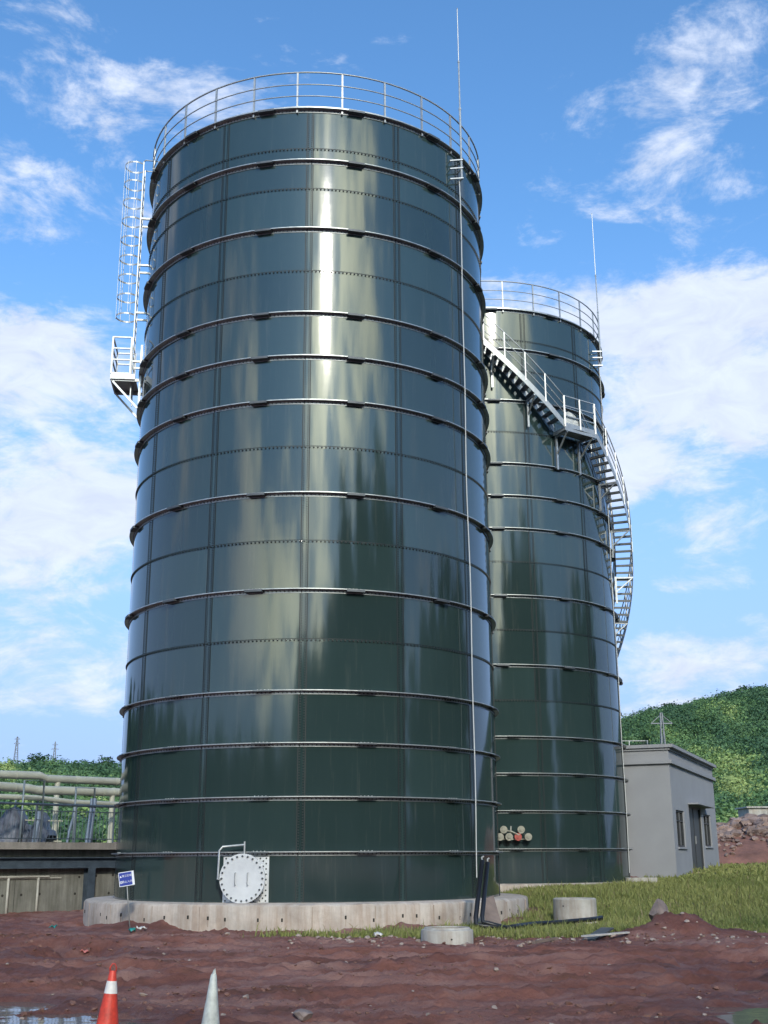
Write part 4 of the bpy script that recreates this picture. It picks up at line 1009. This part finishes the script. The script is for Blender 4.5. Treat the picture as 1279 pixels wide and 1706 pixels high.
# small stones on mud and along the grass edge
STONE = mat('pale_stone', (.33, .26, .22), .85, var=.35, vscale=2)
sp = []
for i in range(420):
    if i < 170: x = gr_.uniform(-2, 8); y = 24.3+gr_.normal()*.6
    else: x = gr_.uniform(-9, 9); y = gr_.uniform(11, 26.5)
    if abs(x) > y*.36: continue
    s_ = gr_.uniform(.012, .045)*(1.6 if i < 260 else 1)
    sp.append((x, y, float(ground_h(np.array(x), np.array(y)))+s_*.2, s_))
rocks('pebbles', STONE, sp, 'small pale stones scattered over the red mud', 'stones')
CLOD = mat('mud_clod', (.17, .085, .064), .8, var=.3, vscale=4)
sp = []
for i in range(9500):
    x = gr_.uniform(-10, 10); y = 11.5+15*gr_.random()**.8; 
    if float(fbm(np.array(x*.5), np.array(y*.9), 3)) < -.02 or abs(x) > y*.38 or in_grass(np.array(x), np.array(y)) > .3: continue
    s_ = .012+.045*gr_.random()**2.5; z = float(ground_h(np.array(x), np.array(y)))
    if z < WATER: continue
    sp.append((x, y, z+s_*.1, s_))
rocks('mud_clods', CLOD, sp, 'crumbly clods of red mud churned up by wheels', 'mud')

# ------------------------------------------------------------------ foreground things
def gz_(x, y): return float(ground_h(np.array(float(x)), np.array(float(y))))
ORANGE = mat('faded_red_plastic', (.60, .055, .032), .5, var=.38, vscale=9, bump=.004, bscale=12); REFL = mat('white_reflective', (.72, .70, .66), .5, var=.12, vscale=12); WHITEP = mat('dirty_white_plastic', (.50, .53, .49), .55, var=.32, vscale=9, bump=.004, bscale=12); BLACKR = mat('black_rubber', (.02, .02, .022), .7)
def cone(x, y, tilt, body, label, stripe=True, squash=1.0):
    z = .03; root = thing('traffic_cone', label, 'traffic cone', (x, y, z)); root.rotation_euler = (0, tilt, .3)
    base = MB(); base.box((0, 0, .015), (.38, .38, .03)); base.box((0, 0, .038), (.30, .30, .016)); base.build('base', BLACKR if not stripe else body, root)
    def rr_(h): return .135-.108*(h/.70)
    m_ = MB(); prof = [(rr_(h), h) for h in (.046, .2, .40, .445, .56, .66)]+[(.026, .675), (.019, .675), (.0195, .60)]
    m_.lathe(prof, 28); v = m_.v; m_.v = [(a*squash, b, c) for a, b, c in v]; bo = m_.build('cone_body', body, root, smooth=True)
    if stripe:
        m_ = MB(); m_.lathe([(rr_(.48)+.002, .475), (rr_(.585)+.002, .585)], 28); m_.build('reflective_band', REFL, bo, smooth=True)
        m_ = MB(); m_.tube([(.026, 0, .66), (.030, 0, .70), (.012, 0, .735), (-.012, 0, .735), (-.030, 0, .70), (-.026, 0, .66)], .007, 6); m_.build('top_loop', body, root, smooth='all')
    else:
        m_ = MB(); m_.add([(-.03, -.022, .62), (.03, -.022, .60), (.012, 0, .725), (-.004, .012, .705), (.03, .022, .6), (-.03, .022, .62)], [(0, 1, 2), (0, 2, 3), (5, 3, 2), (5, 2, 4), (1, 4, 2), (0, 3, 5)]); m_.build('torn_tip', body, root)
        m_ = MB(); m_.lathe([(rr_(.05)+.0015, .05), (rr_(.30)+.0015, .30)], 28); 
    return root
cone(-2.63, 12.0, rad(3), ORANGE, 'faded red traffic cone with a white band and a loop on top')
cone(-1.606, 11.6, rad(2), WHITEP, 'dirty white traffic cone with a torn open tip', stripe=False, squash=.85)
# sign
BLUE = mat('sign_blue', (.008, .035, .30), .4); WHT = mat('sign_white', (.75, .77, .82), .5)
x, y = -5.62, 27.0
ps = at(209.5, 1464, y); sr = thing('warning_sign', 'small blue notice board with white lettering on a thin leaning pole', 'sign', (ps.x+.12, y, gz_(x, y)), rz=0)
zc = ps.z-sr.location.z; cx_ = -.12
m_ = MB(); m_.tube([(.04, .03, -.1), (-.05, .03, zc*.55), (-.12, .03, zc+.1)], .013, 8); m_.build('pole', mat('pole_steel', (.30, .30, .29), .5, .4), sr, smooth='all')
ct, st_ = math.cos(rad(9)), math.sin(rad(9)); ux = Vector((ct, .35, st_)).normalized(); uz = Vector((-st_, 0, ct)); uz = (uz-ux*uz.dot(ux)).normalized(); uy = uz.cross(ux)
cc0 = Vector((cx_, 0, zc)); m_ = MB(); m_.box(cc0, (.30, .02, .30), ax=(ux, uy, uz)); m_.box(cc0+ux*.165, (.03, .035, .30), ax=(ux, uy, uz)); pn = m_.build('board', WHT, sr)
m_ = MB(); m_.box(cc0-uy*.011-ux*.004, (.272, .004, .272), ax=(ux, uy, uz)); m_.build('blue_face', BLUE, pn)
def text(body, pos, size, mt, name):
    cu = bpy.data.curves.new(name, 'FONT'); cu.body = body; cu.size = size; cu.align_x = 'CENTER'; cu.align_y = 'CENTER'; cu.extrude = .0015
    o = bpy.data.objects.new(name, cu); C.objects.link(o)
    dg = bpy.context.evaluated_depsgraph_get(); me = bpy.data.meshes.new_from_object(o.evaluated_get(dg)); bpy.data.objects.remove(o)
    me.materials.clear(); me.materials.append(mt); o = bpy.data.objects.new(name, me); C.objects.link(o); o.parent = pn
    mm = Matrix((ux, uz, -uy)).transposed().to_4x4(); mm.translation = pos; o.matrix_local = mm; return o
text('施工区域', cc0-uy*.015+uz*.062+ux*.022, .052, WHT, 'lettering'); text('禁止入内', cc0-uy*.015-uz*.062+ux*.022, .056, WHT, 'lettering')
m_ = MB(); 
q = cc0-uy*.015-uz*.062-ux*.108
v = []; n = 18
for i in range(n):
    a = 2*PI*i/n
    for r_ in (.018, .028): v.append(q+ux*(r_*math.cos(a))+uz*(r_*math.sin(a)))
m_.add(v, [(2*i, 2*i+1, (2*i+3) % (2*n), (2*i+2) % (2*n)) for i in range(n)]); m_.box(q, (.045, .002, .008), ax=((ux-uz).normalized(), uy, (ux+uz).normalized())); m_.build('no_entry_symbol', WHT, pn)
m_ = MB(); q = cc0-uy*.015+uz*.055-ux*.108; m_.add([q-ux*.022-uz*.018, q+ux*.022-uz*.018, q+uz*.026], [(0, 1, 2)]); m_.build('warning_triangle', WHT, pn)

# concrete shaft rings
def well_ring(x, y, z, r_, h, label, chip=False):
    root = thing('concrete_ring', label, 'concrete ring', (x, y, z), group='concrete shaft rings on the grass edge')
    m_ = MB(); m_.lathe([(r_-.09, -.15), (r_-.09, h-.10), (r_-.12, h-.02), (r_-.10, h), (r_-.07, h), (r_-.055, h-.03), (r_-.01, h-.045), (r_, h-.07), (r_, .06), (r_+.006, -.15)] if chip else [(r_-.09, -.15), (r_-.09, h), (r_-.03, h+.01), (r_, h-.015), (r_+.004, -.15)], 56)
    o = m_.build('ring_wall', CONCP, root, smooth=True)
    m_ = MB(); a = -PI/2+(.12 if chip else -.7); c = Vector((math.cos(a)*r_, math.sin(a)*r_, h*.45 if chip else h*.75)); m_.cyl(c*.96, c*1.008, .018, 8); m_.build('lifting_hole', HOLE, o)
    return root
well_ring(1.18, 24.35, .08, .51, .36, 'low concrete shaft ring with a stepped rim in the mud before the front tank', True)
well_ring(4.57, 30.2, .16, .52, .62, 'taller concrete shaft ring standing in the grass to the right of the footing')
# black conduits rising at the front tank and running over the grass
BLK = mat('black_conduit', (.012, .012, .014), .42)
cr = thing('conduit_bundle', 'black bent conduit pipes leaning on the footing beside the front tank', 'conduit', (2.12, 26.9, .2))
for i, (dx, dz, r_) in enumerate(((0, 0, .052), (.16, .02, .048))):
    m_ = MB(); top_ = at(803+i*9, 1434+i*3, 27.1)-cr.location; bt = at(791+i*11, 1540-i*4, 26.35-.0*i)-cr.location; m_.tube([top_, bt+(top_-bt)*.1, bt+Vector((.03, -.01, 0)), bt+Vector((.16, -.02, -.03)), at(838+i*6, 1545+i, 26.3)-cr.location], r_, 10)
    m_.build('conduit', BLK, cr, smooth='all')
    if True:
        m_ = MB(); m_.tube([top_, top_+Vector((-.01+.01*i, 0, .07)), top_+Vector((.04, 0, .1))], .02, 6); m_.build('cable_end', GALV, cr)
m_ = MB(); pts = []
for (a, b, Y) in ((836, 1547, 26.4), (862, 1545, 27.2), (890, 1543, 28), (925, 1545, 28.5), (950, 1547, 28.7), (985, 1544, 29), (1003, 1541, 29.3)):
    q = at(a, b, Y); q.z = gz_(q.x, q.y)+.12; pts.append(q)
m_.tube([p-pts[0] for p in pts], .055, 10); o_ = m_.build('drain_hose', BLK, smooth='all'); o_.location = pts[0]; tag(o_, 'black corrugated hose lying in the grass before the taller concrete ring', 'hose')
# board leaning on the footing
WOOD = mat('weathered_plywood', (.20, .15, .125), .85, var=.25, vscale=3, bump=.01, bscale=12)
a, b_, c2, d2 = at(803, 1499, 27.6), at(822, 1491, 27.9), at(837, 1546, 27.1), at(812, 1548, 26.85)
o0 = (c2+d2)/2; m_ = MB(); nn = (b_-a).cross(c2-b_).normalized()*.018; vs_ = [p-o0 for p in (a, b_, c2, d2)]; m_.add(vs_+[p+nn for p in vs_], [(0,1,2,3),(7,6,5,4),(0,4,5,1),(1,5,6,2),(2,6,7,3),(3,7,4,0)])
bo = m_.build('plywood_board', WOOD); bo.location = o0; tag(bo, 'weathered plywood board leaning on the footing behind the black conduits', 'board')
# boulder and mound stone
def boulder(x, y, s_, mt, label, sd, sz=1.2, name='boulder'):
    import bmesh
    bm = bmesh.new(); bmesh.ops.create_icosphere(bm, subdivisions=4, radius=1.0); g_ = np.random.default_rng(sd)
    pl_ = [(Vector(g_.normal(size=3)).normalized(), g_.uniform(.55, .9)) for _ in range(14)]
    for v in bm.verts:
        q = v.co.copy()
        for n_, d_ in pl_:
            k = q.dot(n_)
            if k > d_*.9: q -= n_*(k-d_*.9)*.97
        nz = float(fbm(np.array(q.x*3+sd), np.array(q.y*3+q.z*2.3), 3)); v.co = Vector((q.x*s_, q.y*s_, q.z*s_*sz))*(1+.15*nz)
    me = bpy.data.meshes.new(name); bm.to_mesh(me); bm.free(); me.materials.append(mt); o = bpy.data.objects.new(name, me); C.objects.link(o); o.location = (x, y, gz_(x, y)+s_*sz*.62)
    return tag(o, label, 'boulder')
BOUL = mat('purple_grey_rock', (.21, .165, .15), .85, var=.3, vscale=4, bump=.02, bscale=15)
boulder(5.58, 25.55, .25, BOUL, 'upright brown grey boulder standing on the dark earth mound', 21, 1.2)
boulder(4.98, 25.5, .12, BOUL, 'small pale boulder just left of the larger one on the mound', 8, .9)
boulder(-.9, 13.9, .13, BOUL, 'flat brown stone half sunk in mud between the white cone and the red cone', 12, .5)
# planks, strip, debris
def strip(pts, w, th, mt, name, label, cat):
    P_ = []
    for (a, b, Y) in pts: P_.append(at(a, b, Y))
    P_ = [Vector((p.x, p.y, max(p.z, gz_(p.x, p.y)+.05))) for p in P_]; o0 = P_[0]; m_ = MB()
    for p, q in zip(P_, P_[1:]): m_.bar(p-o0, q-o0, w, th)
    o = m_.build(name, mt); o.location = o0; return tag(o, label, cat)
strip([(972, 1577, 23.55), (1046, 1559, 24.6)], .09, .03, mat('white_batten', (.50, .48, .45), .7, var=.2), 'batten', 'long pale batten lying on the mud edge below the dark sheet', 'batten')
strip([(980, 1566, 24.0), (1012, 1546, 24.9)], .26, .03, mat('dark_sheet', (.08, .085, .09), .5, var=.3), 'metal_sheet', 'dark grey metal sheet lying tilted in the grass edge', 'sheet')
strip([(888, 1580, 23.5), (928, 1563, 24.2)], .05, .05, WOOD, 'wooden_stick', 'thin brown stick lying on the mud left of the pale batten', 'stick')
TEAL = mat('teal_plastic', (.02, .26, .24), .5, var=.2)
def scrap(px, py, mt, s_, label, name='plastic_scrap', sd=1):
    q = None
    for Y in np.arange(12, 32, .05):
        q = at(px, py, Y)
        if q.z <= gz_(q.x, q.y)+.01: break
    g_ = random.Random(sd); n, k = 7, 5; v = [(s_*(i/(n-1)-.5)*2, s_*(j/(k-1)-.5)*1.4+.1*s_*g_.random(), s_*(.15+.4*math.sin(i*1.3+sd)*math.cos(j*1.1)+.35*g_.random())) for i in range(n) for j in range(k)]
    m_ = MB(); m_.add(v, [(i*k+j, (i+1)*k+j, (i+1)*k+j+1, i*k+j+1) for i in range(n-1) for j in range(k-1)]); o = m_.build(name, mt, smooth='all'); o.location = (q.x, q.y, gz_(q.x, q.y)+.02); o.rotation_euler.z = sd
    md = o.modifiers.new('thick', 'SOLIDIFY'); md.thickness = .006
    return tag(o, label, 'litter')
WS = mat('white_scrap', (.62, .60, .56), .7)
scrap(88, 1546, TEAL, .09, 'crumpled teal plastic scrap on the mud in front of the retaining wall', sd=1)
scrap(220, 1553, TEAL, .09, 'crumpled teal plastic scrap at the foot of the blue sign', sd=2)
scrap(236, 1551, WS, .10, 'white crumpled sack scrap beside the teal plastic near the sign', sd=3)
scrap(549, 1543, WS, .20, 'white sack scrap lying against the footing below its middle', sd=4)
scrap(629, 1562, WS, .11, 'whitish lump on the weeds left of the low concrete ring', sd=5)
scrap(142, 1588, mat('red_scrap', (.5, .16, .14), .7), .08, 'small red scrap on the mud above the round puddle', sd=6)
# pebbly heap at left of the footing edge
# ------------------------------------------------------------------ far things: pylons, mast, hut
LAT = mat('lattice_steel', (.22, .24, .27), .6, .3)
def lattice(p, h, w, arms, label, name='pylon', cat='pylon', tk=1.0, group=None):
    root = thing(name, label, cat, p, group=group); m_ = MB(); n = 9
    def c(i, k): f = 1-.86*(i/n)**.8; a = PI/4+PI/2*k; return Vector((math.cos(a)*w*f, math.sin(a)*w*f, h*i/n))
    for i in range(n):
        for k in range(4):
            m_.bar(c(i, k), c(i+1, k), .14*tk, .14*tk); m_.bar(c(i, k), c(i+1, (k+1) % 4), .07*tk, .07*tk); m_.bar(c(i+1, k), c(i+1, (k+1) % 4), .07*tk, .07*tk)
    m_.build('lattice_tower', LAT, root)
    for z, l_ in arms: 
        a = MB(); a.bar((-l_, 0, h*z), (l_, 0, h*z), .16*tk, .16*tk); a.bar((-l_, 0, h*z), (0, 0, h*(z+.06)), .09*tk, .09*tk); a.bar((l_, 0, h*z), (0, 0, h*(z+.06)), .09*tk, .09*tk); a.build('cross_arm', LAT, root)
    return root
lattice((-200, 652, 48), 19, 2.2, [(.80, 1.7), (.93, 1.5)], 'taller lattice pylon on the low hill at the far left', tk=1.6)
lattice((-180, 655, 50), 14.5, 1.6, [(.72, 2.2), (.88, 1.6)], 'slimmer lattice pylon further right on the low hill', tk=1.4)
lattice((12.95, 56, 1.3), 6.95, .42, [(.93, .5)], 'slim lattice mast rising behind the roof of the grey building', name='lattice_mast', cat='mast', tk=.3)
ht = at(1116, 1215, 420); hr_ = thing('hillside_house', 'tiny white house with reddish brown roof on the green hillside', 'house', (ht.x, ht.y, ht.z)); m_ = MB(); m_.box((0, 0, -.5), (3.6, 3.4, 3.0)); m_.build('wall', mat('whitewash', (.5, .48, .44), .8), hr_)
m_ = MB(); m_.add([(-2.6, -2, .5), (2.4, -2, 1.4), (2.4, 2, 1.4), (-2.6, 2, .5), (-2.6, -2, .9), (2.4, -2, 2.1), (2.4, 2, 2.1), (-2.6, 2, .9)], [(0,3,2,1),(4,5,6,7),(0,1,5,4),(1,2,6,5),(2,3,7,6),(3,0,4,7)]); m_.build('roof', mat('rust_roof', (.22, .10, .07), .7), hr_)
sh_ = at(1268, 1347, 100); r0 = thing('site_shed', 'low pale shed roof peeping over the rock bank at the right edge', 'shed', sh_); m_ = MB(); m_.box((0, 0, -1), (3, 3, 2)); m_.build('wall', CONCP, r0); m_ = MB(); m_.box((0, 0, .06), (3.4, 3.4, .12)); m_.build('roof', CONCP, r0)
fr = thing('far_railing', 'thin pale railing behind the roof line of the grey building', 'railing', (10.5, 58, 5.9)); m_ = MB(); 
zt_ = at(1070, 1234, 58).z-5.9; m_.bar((-4, 0, zt_), (2.2, 0, zt_), .03, .03); m_.bar((-4, 0, zt_-.3), (2.2, 0, zt_-.3), .02, .02); m_.build('rail', GALV, fr)
for i in range(8): m_ = MB(); m_.bar((-4+.88*i, 0, -4.6), (-4+.88*i, 0, zt_), .035, .035); m_.build('post', GALV, fr)
# second balustrade at the far side of the deck
fr = thing('rear_railing', 'pale railing on the far side of the walkway deck, seen between the balusters', 'railing', WL(0, -5.6, 2.27)); m_ = MB(); o0 = fr.location
for z in (.86, .14): m_.bar(WL(-11, -5.6, 2.27+z)-o0, WL(5.5, -5.6, 2.27+z)-o0, .045, .045)
m_.build('rail', CREAM, fr)
for i in range(34): m_ = MB(); q = WL(-10.5+.48*i, -5.6, 2.27)-o0; m_.bar(q, q+Vector((0, 0, .86)), .025, .025); m_.build('post', CREAM, fr)
